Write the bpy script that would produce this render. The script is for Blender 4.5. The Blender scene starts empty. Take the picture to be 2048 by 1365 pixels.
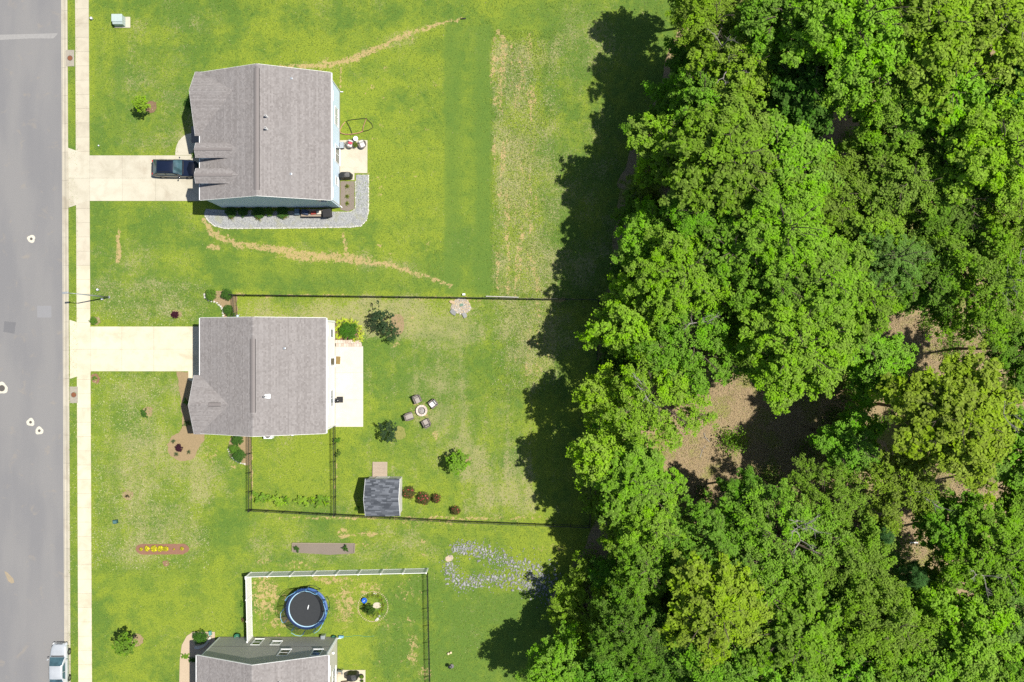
import bpy, math, random
import numpy as np
from mathutils import Vector, Matrix

# ------------------------------------------------------------------ camera, sky, sun, exposure
SC = bpy.context.scene
S = 0.0535            # metres on the ground per photo pixel
CAMH = 85.2           # drone height in metres
SUN_EL, SUN_AZ = 62.0, 11.0      # degrees; azimuth from +X (image right) towards +Y (image up)
cam_d = bpy.data.cameras.new('camera'); cam = bpy.data.objects.new('camera', cam_d)
SC.collection.objects.link(cam)
cam.location = (0, 0, CAMH)
cam_d.sensor_fit = 'HORIZONTAL'; cam_d.sensor_width = 36.0
cam_d.lens = 36.0 * CAMH / (2048 * S)
cam_d.clip_start = 0.5; cam_d.clip_end = 3000
SC.camera = cam
W = bpy.data.worlds.new('World'); SC.world = W; W.use_nodes = True
wn = W.node_tree.nodes; wl = W.node_tree.links
sky = wn.new('ShaderNodeTexSky'); sky.sky_type = 'NISHITA'; sky.sun_disc = False
sky.sun_elevation = math.radians(SUN_EL); sky.sun_rotation = math.radians(90 - SUN_AZ)
wn['Background'].inputs['Strength'].default_value = 0.075
wl.new(sky.outputs['Color'], wn['Background'].inputs['Color'])
sl = bpy.data.lights.new('sun', 'SUN'); sl.energy = 5.0; sl.angle = math.radians(0.53); sl.color = (1.0, 0.95, 0.87)
sun = bpy.data.objects.new('sun', sl); SC.collection.objects.link(sun)
_e, _a = math.radians(SUN_EL), math.radians(SUN_AZ)
_d = Vector((math.cos(_e)*math.cos(_a), math.cos(_e)*math.sin(_a), math.sin(_e)))
sun.rotation_euler = _d.to_track_quat('Z', 'Y').to_euler(); sun.location = _d * 120
SC.view_settings.view_transform = 'Standard'; SC.view_settings.look = 'None'
SC.view_settings.exposure = 0.62; SC.view_settings.gamma = 1.0; SC.view_settings.use_curve_mapping = False
SC.cycles.use_denoising = False
SC.cycles.max_bounces = 6; SC.cycles.diffuse_bounces = 3; SC.cycles.transparent_max_bounces = 12
SC.cycles.sample_clamp_indirect = 4.0

COL = SC.collection
rnd = random.Random(7)
RNG = np.random.default_rng(11)

def P(x, y, h=0.0):
    k = S * (1 - h / CAMH)
    return Vector(((x - 1024) * k, (682.5 - y) * k, h))
def U(v): return v * S

# ------------------------------------------------------------------ helpers
def tag(o, label=None, cat=None, group=None, kind=None):
    if label: o['label'] = label
    if cat: o['category'] = cat
    if group: o['group'] = group
    if kind: o['kind'] = kind
    return o
def empty(name, loc, rz=0.0, label=None, cat=None, group=None, kind=None):
    o = bpy.data.objects.new(name, None); COL.objects.link(o)
    o.empty_display_size = 0.2
    o.location = loc; o.rotation_euler = (0, 0, rz)
    return tag(o, label, cat, group, kind)
def place(name, me, parent=None, loc=(0, 0, 0), rot=(0, 0, 0), scale=(1, 1, 1), color=None):
    o = bpy.data.objects.new(name, me); COL.objects.link(o)
    o.parent = parent; o.location = loc; o.rotation_euler = rot; o.scale = scale
    if color is not None: o.color = (*color, 1)
    return o
def copy_tree(o, parent=None):
    c = o.copy(); COL.objects.link(c); c.parent = parent
    for ch in o.children: copy_tree(ch, c)
    return c

class MB:
    def __init__(s): s.v = []; s.f = []; s.tone = []
    def add(s, V, F):
        n = len(s.v); s.v += [tuple(p) for p in V]; s.f += [tuple(i + n for i in q) for q in F]; return s
    def box(s, x0, x1, y0, y1, z0, z1):
        return s.add([(x0,y0,z0),(x1,y0,z0),(x1,y1,z0),(x0,y1,z0),(x0,y0,z1),(x1,y0,z1),(x1,y1,z1),(x0,y1,z1)],
                     [(3,2,1,0),(4,5,6,7),(0,1,5,4),(1,2,6,5),(2,3,7,6),(3,0,4,7)])
    def obox(s, c, sx, sy, sz, rz=0.0, tilt=0.0):
        M = Matrix.Translation(c) @ Matrix.Rotation(rz, 4, 'Z') @ Matrix.Rotation(tilt, 4, 'Y')
        V = [M @ Vector((a*sx/2, b*sy/2, d*sz/2)) for d in (-1, 1) for a, b in ((-1,-1),(1,-1),(1,1),(-1,1))]
        return s.add(V, [(3,2,1,0),(4,5,6,7),(0,1,5,4),(1,2,6,5),(2,3,7,6),(3,0,4,7)])
    def bar(s, a, b, w, h):
        a = Vector(a); b = Vector(b); d = (b - a).normalized()
        up = Vector((0,0,1)) if abs(d.z) < 0.95 else Vector((1,0,0))
        r = d.cross(up).normalized(); q = r.cross(d)
        V = [p + r*i*w/2 + q*j*h/2 for p in (a, b) for i, j in ((-1,-1),(1,-1),(1,1),(-1,1))]
        return s.add(V, [(0,1,2,3),(7,6,5,4),(0,4,5,1),(1,5,6,2),(2,6,7,3),(3,7,4,0)])
    def poly(s, pts, z0, z1):
        a = sum(pts[i][0]*pts[(i+1)%len(pts)][1]-pts[(i+1)%len(pts)][0]*pts[i][1] for i in range(len(pts)))
        if a < 0: pts = list(reversed(pts))
        n = len(pts)
        V = [(p[0],p[1],z1) for p in pts] + [(p[0],p[1],z0) for p in pts]
        F = [tuple(range(n))] + [(i, n+i, n+(i+1)%n, (i+1)%n) for i in range(n)]
        return s.add(V, F)
    def quad(s, a, b, c, d): return s.add([a,b,c,d], [(0,1,2,3)])
    def prism(s, pts3, off):
        n = len(pts3); off = Vector(off)
        V = [Vector(p) for p in pts3] + [Vector(p)+off for p in pts3]
        F = [tuple(range(n)), tuple(reversed(range(n, 2*n)))] + [((i+1)%n, i, n+i, n+(i+1)%n) for i in range(n)]
        return s.add(V, F)
    def tube(s, pts, r, n=6, r2=None, closed=False):
        pts = [Vector(p) for p in pts]; m = len(pts); V = []
        for i, p in enumerate(pts):
            if closed: t = (pts[(i+1)%m] - pts[i-1]).normalized()
            else: t = (pts[min(i+1,m-1)] - pts[max(i-1,0)]).normalized()
            up = Vector((0,0,1)) if abs(t.z) < 0.9 else Vector((1,0,0))
            a = t.cross(up).normalized(); b = a.cross(t)
            rr = r if r2 is None else r + (r2-r)*i/(m-1)
            V += [p + (a*math.cos(k*2*math.pi/n) + b*math.sin(k*2*math.pi/n))*rr for k in range(n)]
        F = []
        for i in range(m if closed else m-1):
            j = (i+1) % m
            F += [(i*n+k, i*n+(k+1)%n, j*n+(k+1)%n, j*n+k) for k in range(n)]
        if not closed: F += [tuple(reversed(range(n))), tuple(range((m-1)*n, m*n))]
        return s.add(V, F)
    def lathe(s, prof, n=16, c=(0,0,0), caps=True):
        V = []; F = []
        for r, z in prof:
            V += [(c[0]+r*math.cos(k*2*math.pi/n), c[1]+r*math.sin(k*2*math.pi/n), c[2]+z) for k in range(n)]
        for i in range(len(prof)-1):
            F += [(i*n+k, i*n+(k+1)%n, (i+1)*n+(k+1)%n, (i+1)*n+k) for k in range(n)]
        if caps: F += [tuple(range((len(prof)-1)*n, len(prof)*n)), tuple(reversed(range(n)))]
        return s.add(V, F)
    def mesh(s, name, mat=None, smooth=False):
        me = bpy.data.meshes.new(name); me.from_pydata(s.v, [], s.f)
        if s.tone:
            at = me.attributes.new('tone', 'FLOAT', 'POINT'); at.data.foreach_set('value', np.array(s.tone, dtype=np.float32))
        if mat: me.materials.append(mat)
        if smooth: me.polygons.foreach_set('use_smooth', [True]*len(me.polygons))
        me.update(); return me
    def build(s, name, mat=None, parent=None, smooth=False, world=False, bevel=0.0):
        if world and parent is not None:
            o = parent
            off = Vector((0,0,0))
            while o is not None: off += o.location; o = o.parent
            s.v = [(p[0]-off.x, p[1]-off.y, p[2]-off.z) for p in s.v]
        o = place(name, s.mesh(name, mat, smooth), parent)
        if bevel:
            m = o.modifiers.new('bevel', 'BEVEL'); m.width = bevel; m.segments = 2; m.limit_method = 'ANGLE'
        return o

def mesh_quads(name, V, F, mat=None, attrs=None, smooth=False):
    V = np.asarray(V, dtype=np.float32); F = np.asarray(F, dtype=np.int32)
    me = bpy.data.meshes.new(name)
    me.vertices.add(len(V)); me.vertices.foreach_set('co', V.ravel())
    me.loops.add(F.size); me.loops.foreach_set('vertex_index', F.ravel())
    me.polygons.add(len(F))
    me.polygons.foreach_set('loop_start', np.arange(0, F.size, F.shape[1], dtype=np.int32))
    try: me.polygons.foreach_set('loop_total', np.full(len(F), F.shape[1], dtype=np.int32))
    except Exception: pass
    if smooth: me.polygons.foreach_set('use_smooth', np.ones(len(F), dtype=bool))
    for k, a in (attrs or {}).items():
        at = me.attributes.new(k, 'FLOAT', 'POINT'); at.data.foreach_set('value', np.asarray(a, dtype=np.float32))
    if mat: me.materials.append(mat)
    me.update(calc_edges=True); me.validate(); return me

# ------------------------------------------------------------------ materials
class NT:
    def __init__(s, name):
        s.m = bpy.data.materials.new(name); s.m.use_nodes = True
        s.t = s.m.node_tree; s.n = s.t.nodes; s.l = s.t.links
        s.b = s.n['Principled BSDF']; s.out = s.n['Material Output']; s._c = {}
    def coord(s, kind='Object'):
        if kind not in s._c: s._c[kind] = s.n.new('ShaderNodeTexCoord').outputs[kind]
        return s._c[kind]
    def geo(s):
        if 'geo' not in s._c: s._c['geo'] = s.n.new('ShaderNodeNewGeometry').outputs['Position']
        return s._c['geo']
    def noise(s, scale, detail=3, rough=0.55, dist=0.0, vec=None, stretch=None):
        x = s.n.new('ShaderNodeTexNoise'); x.inputs['Scale'].default_value = scale
        x.inputs['Detail'].default_value = detail; x.inputs['Roughness'].default_value = rough
        x.inputs['Distortion'].default_value = dist
        v = vec or s.geo()
        if stretch:
            mp = s.n.new('ShaderNodeMapping'); mp.inputs['Scale'].default_value = stretch[:3]
            if len(stretch) > 3: mp.inputs['Rotation'].default_value = (0, 0, stretch[3])
            s.l.new(v, mp.inputs['Vector']); v = mp.outputs['Vector']
        s.l.new(v, x.inputs['Vector']); return x.outputs['Fac']
    def attr(s, name):
        x = s.n.new('ShaderNodeAttribute'); x.attribute_name = name; return x.outputs['Fac']
    def val(s, sock, v):
        if hasattr(v, 'is_linked'): s.l.new(v, sock)
        else: sock.default_value = v
    def math(s, op, a, b=0.0, clamp=False):
        x = s.n.new('ShaderNodeMath'); x.operation = op; x.use_clamp = clamp
        s.val(x.inputs[0], a); s.val(x.inputs[1], b); return x.outputs[0]
    def ramp(s, f, lo, hi, a=0.0, b=1.0):
        x = s.n.new('ShaderNodeMapRange'); x.interpolation_type = 'SMOOTHSTEP'
        s.val(x.inputs[0], f); s.val(x.inputs[1], lo); s.val(x.inputs[2], hi); s.val(x.inputs[3], a); s.val(x.inputs[4], b)
        return x.outputs[0]
    def mix(s, f, a, b, mode='MIX'):
        x = s.n.new('ShaderNodeMix'); x.data_type = 'RGBA'; x.blend_type = mode
        s.val(x.inputs[0], f)
        for k, c in ((6, a), (7, b)):
            if hasattr(c, 'is_linked'): s.l.new(c, x.inputs[k])
            else: x.inputs[k].default_value = (*c[:3], 1)
        return x.outputs[2]
    def hsv(s, col, h=0.5, sat=1.0, v=1.0):
        x = s.n.new('ShaderNodeHueSaturation'); s.l.new(col, x.inputs['Color'])
        s.val(x.inputs['Hue'], h); s.val(x.inputs['Saturation'], sat); s.val(x.inputs['Value'], v); return x.outputs[0]
    def bump(s, hgt, strength=0.4, dist=0.02):
        x = s.n.new('ShaderNodeBump'); x.inputs['Strength'].default_value = strength; x.inputs['Distance'].default_value = dist
        s.l.new(hgt, x.inputs['Height']); s.l.new(x.outputs[0], s.b.inputs['Normal'])
    def fin(s, col, rough=0.8, spec=0.3, metal=0.0):
        if hasattr(col, 'is_linked'): s.l.new(col, s.b.inputs['Base Color'])
        else: s.b.inputs['Base Color'].default_value = (*col, 1)
        s.val(s.b.inputs['Roughness'], rough); s.b.inputs['Specular IOR Level'].default_value = spec
        s.b.inputs['Metallic'].default_value = metal
        return s.m
def M(name, c1, c2=None, scale=6.0, rough=0.75, spec=0.3, metal=0.0, bump=0.0, detail=4, lo=0.35, hi=0.65, bs=None):
    t = NT(name)
    if c2 is None: c2 = tuple(min(1, c*0.8) for c in c1)
    f = t.ramp(t.noise(scale, detail, 0.6), lo, hi)
    c = t.mix(f, c1, c2)
    g = t.noise(0.6, 2)
    c = t.mix(0.5, c, t.mix(g, c1, c2))
    if bump: t.bump(t.noise(bs or scale*3, 4), bump, 0.02)
    return t.fin(c, rough, spec, metal)

def vnoise(X, Y, scale, seed):
    r = np.random.default_rng(seed); n = 256
    g = r.random((n, n))
    x = X/scale; y = Y/scale
    xi = np.floor(x).astype(int); yi = np.floor(y).astype(int); fx = x-xi; fy = y-yi
    fx = fx*fx*(3-2*fx); fy = fy*fy*(3-2*fy)
    a = g[yi % n, xi % n]; b = g[yi % n, (xi+1) % n]; c = g[(yi+1) % n, xi % n]; d = g[(yi+1) % n, (xi+1) % n]
    return (a*(1-fx)+b*fx)*(1-fy)+(c*(1-fx)+d*fx)*fy
def fbm(X, Y, scale, seed, oct=4):
    s = 0; w = 0
    for k in range(oct):
        s = s + vnoise(X, Y, scale/2**k, seed+k*17)*0.55**k; w += 0.55**k
    return s/w
def sst(x, a, b):
    t = np.clip((x-a)/(b-a), 0, 1); return t*t*(3-2*t)

# ------------------------------------------------------------------ ground
def make_lawn_material():
    t = NT('lawn_grass')
    lush, dry, dirt, tint = t.attr('lush'), t.attr('dry'), t.attr('dirt'), t.attr('mow')
    n1 = t.noise(1.1, 6, 0.68, 0.5); n2 = t.noise(9.0, 5, 0.68, 0.4); n3 = t.noise(26, 3, 0.6); nb = t.noise(0.28, 3, 0.5)
    f = t.math('ADD', lush, t.math('MULTIPLY', t.math('SUBTRACT', n1, 0.5), 2.6))
    f = t.math('ADD', f, t.math('MULTIPLY', t.math('SUBTRACT', nb, 0.5), 1.4), True)
    c = t.mix(f, (0.236, 0.306, 0.029), (0.104, 0.190, 0.028))
    c = t.mix(t.ramp(n2, 0.40, 0.66), c, t.mix(0.62, c, (0.042, 0.090, 0.018)))
    c = t.mix(t.ramp(n3, 0.52, 0.78, 0, 0.5), c, (0.27, 0.31, 0.06))
    # dormant straw flecks between the blades
    fl = t.noise(5.0, 7, 0.80, 1.2)
    thr = t.math('SUBTRACT', 0.74, t.math('MULTIPLY', dry, 0.31))
    fm = t.ramp(t.math('SUBTRACT', fl, thr), -0.02, 0.07)
    straw = t.mix(t.noise(11, 3), (0.40, 0.345, 0.195), (0.29, 0.27, 0.12))
    c = t.mix(t.math('MULTIPLY', fm, 0.72), c, straw)
    # darker even green where the mower strip runs
    c = t.mix(t.math('MULTIPLY', tint, 0.85), c, t.mix(t.ramp(n2, 0.3, 0.7), (0.124, 0.206, 0.034), (0.078, 0.150, 0.026)))
    # bare orange soil
    dn = t.math('ADD', dirt, t.math('MULTIPLY', t.math('SUBTRACT', t.noise(2.4, 6, 0.74, 0.8), 0.5), 2.5))
    dm = t.ramp(dn, 0.50, 0.70)
    soil = t.mix(t.noise(5, 4), (0.52, 0.37, 0.185), (0.38, 0.285, 0.13))
    c = t.mix(t.math('MULTIPLY', dm, 0.80), c, soil)
    c = t.mix(t.ramp(t.noise(60, 2), 0.3, 0.7, 0.0, 0.35), c, t.mix(0.55, c, (0.02, 0.03, 0.005)))
    c = t.hsv(c, 0.497, 1.0, 0.94)
    t.bump(t.math('ADD', n2, t.math('MULTIPLY', n3, 0.7)), 0.8, 0.06)
    return t.fin(c, 0.9, 0.12)

def curb_x(y): return 135.0 + 6.5*y/1365.0      # right edge of the gutter in photo pixels

def make_lawn():
    d = 0.22
    xs = np.arange(-47.6, 74, d); ys = np.arange(-56, 56, d)
    X, Y = np.meshgrid(xs, ys)
    PX = X/S+1024; PY = 682.5-Y/S
    # straighten the left edge onto the gutter line
    e = (curb_x(PY[:, 0])-1024)*S
    wgt = np.clip((-44.0-X)/3.6, 0, 1)
    X = X + (e[:, None]-xs[0])*wgt
    PX = X/S+1024
    jx = PX + (fbm(X, Y, 2.2, 3)-0.5)*34; jy = PY + (fbm(X, Y, 2.2, 9)-0.5)*34
    def rect(x0, x1, y0, y1, s=14, a=jx, b=jy):
        return sst(a, x0-s, x0+s)*(1-sst(a, x1-s, x1+s))*sst(b, y0-s, y0+s)*(1-sst(b, y1-s, y1+s))
    def blob(cx, cy, rx, ry, a=jx, b=jy, soft=0.5):
        return 1-sst(np.hypot((a-cx)/rx, (b-cy)/ry), 1-soft, 1+soft)
    def path(pts, a=jx, b=jy):
        r = np.zeros_like(a)
        for (x0, y0, w0), (x1, y1, w1) in zip(pts, pts[1:]):
            L2 = (x1-x0)**2+(y1-y0)**2
            u = np.clip(((a-x0)*(x1-x0)+(b-y0)*(y1-y0))/L2, 0, 1)
            dd = np.hypot(a-(x0+u*(x1-x0)), b-(y0+u*(y1-y0))); w = w0+u*(w1-w0)
            r = np.maximum(r, 1-sst(dd/w, 0.35, 1.25))
        return r
    sx = PX+(fbm(X, Y, 1.0, 5)-0.5)*10; sy = PY+(fbm(X, Y, 1.0, 6)-0.5)*10
    lush = 0.40+0.55*(fbm(X, Y, 9.0, 21)-0.5)*2+1.5*(fbm(X, Y, 2.6, 22)-0.5)
    lush += 0.30*rect(180, 900, 0, 60) - 0.25*rect(560, 900, 60, 560) - 0.15*rect(640, 760, 120, 420)
    lush += 0.35*rect(186, 420, 90, 300)+0.25*rect(186, 420, 410, 640) + 0.30*rect(400, 1000, 430, 585)
    lush += 0.45*rect(1080, 1400, 0, 600) + 0.5*rect(860, 1250, 1180, 1400) + 0.35*rect(700, 1060, 660, 960)
    lush -= 0.35*rect(470, 720, 590, 640) + 0.35*rect(505, 660, 880, 1000) + 0.2*rect(670, 760, 870, 1020)
    lush += 0.1*rect(190, 470, 1000, 1140) - 0.15*rect(190, 470, 1190, 1400)
    lush += 0.4*rect(760, 860, 1170, 1365, 18) - 0.3*rect(300, 480, 1100, 1260, 30)
    dry = 0.34+0.7*(fbm(X, Y, 4.0, 33)-0.5)+0.5*(fbm(X, Y, 1.2, 34)-0.5)
    dry += 0.40*rect(188, 420, 745, 1140, 36) + 0.38*rect(186, 420, 560, 650) + 0.26*rect(986, 1110, 80, 590, 12, jx, jy)+0.24*rect(984, 1070, 80, 600, 26)
    dry += 0.30*rect(1090, 1240, 0, 590, 40) + 0.40*rect(1030, 1120, 600, 780, 34) + 0.30*rect(930, 1080, 900, 1030, 24)
    dry += 0.25*rect(186, 400, 30, 300, 20)+0.22*rect(186, 400, 420, 560, 20)+0.30*rect(380, 470, 880, 1000)+0.25*rect(500, 900, 1040, 1120, 20)
    dry += 0.30*rect(475, 1040, 595, 680, 10)+0.34*rect(830, 950, 650, 950, 30)+0.16*rect(500, 1180, 600, 1040, 20)+0.3*blob(760, 640, 110, 40)
    mow = rect(888, 982, 52, 590, 3, sx, sy)*0.9
    mow = mow*(0.72+0.28*np.sin((PX-888)/94*np.pi*3.0)) + 0.5*rect(955, 980, 60, 590, 5, sx, sy)
    mow += 0.45*rect(1000, 1200, 0, 55, 16)+0.35*rect(420, 900, 520, 580, 9, sx, sy)
    mow += 0.4*rect(180, 240, 60, 300, 12)*(np.sin(PX/6.0) > 0.4) + 0.5*rect(232, 244, 120, 280, 3, sx, sy) + 0.5*rect(232, 243, 520, 560, 3, sx, sy)
    mow += 0.35*rect(220, 240, 770, 1180, 3, sx, sy) + 0.22*blob(760, 1130, 60, 18)+0.5*blob(690, 1117, 28, 12)+0.45*blob(645, 1072, 40, 10)
    mow += 0.45*rect(860, 1120, 1180, 1400, 24)+0.3*rect(136, 160, -600, 2000, 3)
    mow = np.maximum(mow, 0.55*blob(885, 780, 75, 150)*(0.6+0.4*np.sin(np.hypot(PX-845, PY-820)/5.5)))
    for r0, a0 in ((1, 0.55), (0, 0.35)):
        mow = np.maximum(mow, a0*path([(186, 1172-r0*30, 9), (300, 1165-r0*30, 10), (400, 1130-r0*26, 10), (470, 1085-r0*22, 9), (530, 1030, 6)], sx, sy))
    mow = np.maximum(mow, 0.5*path([(760, 700, 6), (800, 880, 6), (880, 960, 6)], sx, sy)+0.4*path([(930, 640, 7), (1000, 630, 5), (950, 660, 7), (870, 730, 6)], sx, sy))
    for k in range(5):
        dry += 0.35*rect(955+k*24, 963+k*24, 975, 1012, 2, sx, sy)
    dirt = np.zeros_like(X)+0.10*(fbm(X, Y, 3.0, 41)-0.35)
    dirt = np.maximum(dirt, 0.74*path([(560, 133, 3), (600, 132, 6), (660, 131, 8), (720, 113, 9), (800, 76, 8), (870, 50, 5), (925, 37, 3)], sx, sy))
    dirt = np.maximum(dirt, 0.74*path([(405, 440, 5), (425, 466, 10), (470, 487, 8), (540, 498, 10), (600, 512, 14), (690, 517, 13), (780, 530, 8), (850, 553, 5), (905, 573, 3)], sx, sy))
    dirt = np.maximum(dirt, 0.7*path([(686, 464, 5), (691, 500, 7)], sx, sy))
    dirt = np.maximum(dirt, 0.82*path([(237, 462, 5), (238, 490, 6), (236, 522, 8)], sx, sy))
    dirt = np.maximum(dirt, 0.75*blob(428, 493, 14, 8, sx, sy)); dirt = np.maximum(dirt, 0.7*path([(683, 140, 4), (682, 175, 4)], sx, sy))
    for cx, cy, rx, ry, a in ((995, 65, 6, 7, .8), (990, 118, 9, 8, .85), (988, 143, 7, 5, .8), (996, 395, 6, 8, .6), (1010, 575, 16, 6, .6), (988, 300, 6, 30, .55),
                              (530, 1190, 30, 50, .62), (560, 1240, 30, 20, .55), (690, 1210, 26, 48, .6), (660, 1160, 45, 9, .62), (740, 1180, 30, 22, .5), (825, 1300, 14, 40, .55),
                              (690, 1072, 18, 6, .72), (735, 1068, 24, 6, .68), (600, 1130, 60, 10, .42), (525, 1125, 20, 9, .5), (720, 1090, 50, 6, .5), (870, 1045, 120, 8, .45), (850, 1345, 18, 22, .45),
                              (420, 910, 22, 24, .42), (470, 930, 16, 16, .42), (790, 690, 10, 10, .5), (870, 870, 10, 14, .5), (190, 720, 14, 8, .5), (1120, 600, 22, 6, .5),
                              (190, 646, 14, 7, .5), (735, 370, 14, 70, .35), (845, 820, 30, 22, .45), (800, 640, 40, 26, .36), (1100, 1098, 40, 10, .45), (960, 603, 50, 5, .5),
                              (480, 590, 16, 5, .7), (600, 592, 140, 3, .62), (850, 597, 110, 3, .6), (1080, 599, 110, 3, .6), (830, 1036, 340, 4, .62), (503, 950, 4, 70, .75), (671, 950, 3, 70, .6)):
        dirt = np.maximum(dirt, a*blob(cx, cy, rx, ry, sx, sy))
    for k in range(60):
        cx, cy = rnd.uniform(660, 880), rnd.uniform(120, 560)
        dirt = np.maximum(dirt, rnd.uniform(.3, .55)*blob(cx, cy, rnd.uniform(3, 11), rnd.uniform(3, 8), sx, sy))
    for k in range(50):
        cx, cy = rnd.uniform(500, 860), rnd.uniform(1040, 1365)
        dirt = np.maximum(dirt, rnd.uniform(.3, .55)*blob(cx, cy, rnd.uniform(4, 16), rnd.uniform(3, 9), sx, sy))
    # rough streaky strip right of the mown band, mower passes in the fenced yard
    streak = fbm(X*2.6, Y*0.35, 1.0, 91)
    dirt = np.maximum(dirt, 0.62*rect(984, 1075, 70, 590, 8)*sst(streak, .45, .62))
    dirt = np.maximum(dirt, 0.50*rect(1025, 1115, 600, 780, 20)*sst(streak, .48, .66))
    for k in range(9):
        x0 = 735+k*46
        dry += 0.16*path([(x0, 640, 5), (x0+6, 780, 6), (x0+2, 940, 5), (x0+14, 1025, 5)], sx, sy)
        mow = np.maximum(mow, 0.30*path([(x0+22, 640, 7), (x0+28, 780, 7), (x0+24, 940, 7), (x0+36, 1025, 7)], sx, sy))
    for k in range(7):
        y0 = 70+k*62
        mow = np.maximum(mow, 0.20*rect(700, 885, y0, y0+22, 6, sx, sy)); 
    for k in range(6):
        x0 = 196+k*34
        mow = np.maximum(mow, 0.22*rect(x0, x0+13, 770, 1150, 4, sx, sy)+0.2*rect(x0, x0+13, 60, 300, 4, sx, sy))
    halo = path([(405, 440, 12), (470, 487, 18), (600, 512, 26), (690, 517, 24), (780, 530, 18), (905, 573, 8)], jx, jy)+path([(560, 133, 10), (660, 131, 18), (800, 76, 16), (925, 37, 8)], jx, jy)
    dirt = np.maximum(dirt, 0.36*np.clip(halo, 0, 1)); dry += 0.25*np.clip(halo, 0, 1)
    dirt = np.maximum(dirt, 0.42*rect(505, 850, 1150, 1262, 14)*sst(fbm(X, Y, 1.6, 47), .42, .6))
    ny, nx = X.shape
    Z = 0.012*(fbm(X, Y, 1.3, 77)-0.5)
    idx = np.arange(nx*ny).reshape(ny, nx)
    F = np.stack([idx[:-1, :-1], idx[:-1, 1:], idx[1:, 1:], idx[1:, :-1]], -1).reshape(-1, 4)
    V = np.stack([X, Y, Z], -1).reshape(-1, 3)
    me = mesh_quads('lawn', V, F, make_lawn_material(), dict(lush=np.clip(lush, 0, 1).ravel(), dry=np.clip(dry, 0, 1).ravel(),
                    mow=np.clip(mow, 0, 1).ravel(), dirt=np.clip(dirt, 0, 1).ravel()), True)
    return tag(place('lawn', me), 'sunlit green lawn with straw flecks and bare soil trails', 'lawn', kind='structure')
make_lawn()
mat_terrain = M('terrain_soil', (0.10, 0.15, 0.03), (0.07, 0.11, 0.02), 0.4, 0.95)
tag(MB().box(-900, 900, -900, 900, -1.2, -0.5).build('terrain', mat_terrain), 'wide green land around the street', 'ground', kind='structure')

def make_litter_material():
    t = NT('leaf_litter')
    a = t.noise(0.35, 4, 0.55); b = t.noise(7, 5, 0.7, 0.5); c0 = t.noise(30, 3, 0.7)
    c = t.mix(b, (0.29, 0.222, 0.125), (0.17, 0.122, 0.065))
    c = t.mix(t.ramp(c0, 0.4, 0.7, 0, .7), c, (0.37, 0.29, 0.165))
    c = t.mix(t.ramp(a, 0.48, 0.62, 0, .8), c, t.mix(t.noise(9, 4), (0.14, 0.17, 0.03), (0.22, 0.22, 0.06)))
    t.bump(b, 0.9, 0.08)
    return t.fin(c, 0.9, 0.1)
FOREST = [(1385,-300),(1375,-60),(1358,40),(1326,150),(1272,260),(1240,360),(1232,450),(1222,540),(1213,590),(1206,640),(1201,700),(1197,780),(1192,850),(1188,950),(1186,1040),(1182,1064),(1172,1090),
          (1150,1112),(1138,1150),(1112,1180),(1096,1206),(1110,1240),(1120,1290),(1096,1330),(1088,1380),(1070,1700)]
def make_forest_floor():
    d = 0.8
    ys = np.arange(-56, 56, d); fy = [682.5-p[1] for p in FOREST]
    fx = np.array([p[0]-1024 for p in FOREST])*S; fy = np.array(fy)*S
    left = np.interp(ys, fy[::-1], fx[::-1])
    left = left+(fbm(ys, ys*0+3, 1.7, 4)-0.5)*1.6
    n = 90
    u = np.linspace(0, 1, n)[None, :]
    X = left[:, None]+(76-left[:, None])*u**1.3; Y = np.repeat(ys[:, None], n, 1)
    Z = 0.02+0.35*(fbm(X, Y, 6.0, 8)-0.35)*np.clip((X-left[:, None])/6, 0, 1)
    Z = np.maximum(Z, 0.02)
    idx = np.arange(n*len(ys)).reshape(len(ys), n)
    F = np.stack([idx[:-1, :-1], idx[:-1, 1:], idx[1:, 1:], idx[1:, :-1]], -1).reshape(-1, 4)
    me = mesh_quads('forest_floor', np.stack([X, Y, Z], -1).reshape(-1, 3), F, make_litter_material(), None, True)
    tag(place('forest_floor', me), 'tan leaf litter under the woodland trees', 'forest floor', kind='structure')
make_forest_floor()
# ------------------------------------------------------------------ street
def make_asphalt():
    t = NT('asphalt')
    a = t.noise(0.22, 3, 0.5, stretch=(1.6, 0.35, 1)); b = t.noise(18, 4, 0.7); c0 = t.noise(90, 2, 0.6); st = t.noise(0.7, 4, 0.6, 0.6)
    c = t.mix(t.ramp(a, 0.35, 0.65), (0.158, 0.157, 0.160), (0.188, 0.184, 0.180))
    c = t.mix(t.ramp(b, 0.3, 0.7, 0, .35), c, (0.115, 0.113, 0.115))
    c = t.mix(t.ramp(c0, 0.55, 0.75, 0, .5), c, (0.26, 0.25, 0.24))
    c = t.mix(t.ramp(st, 0.58, 0.75, 0, .45), c, (0.235, 0.205, 0.165))
    cr = t.n.new('ShaderNodeTexVoronoi'); cr.feature = 'DISTANCE_TO_EDGE'; cr.inputs['Scale'].default_value = 0.16
    mp = t.mix(0.18, t.geo(), t.n.new('ShaderNodeTexNoise').outputs['Color'])
    t.l.new(mp, cr.inputs['Vector'])
    t.bump(c0, 0.35, 0.01)
    return t.fin(c, 0.85, 0.3)
mat_asphalt = make_asphalt()
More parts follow.
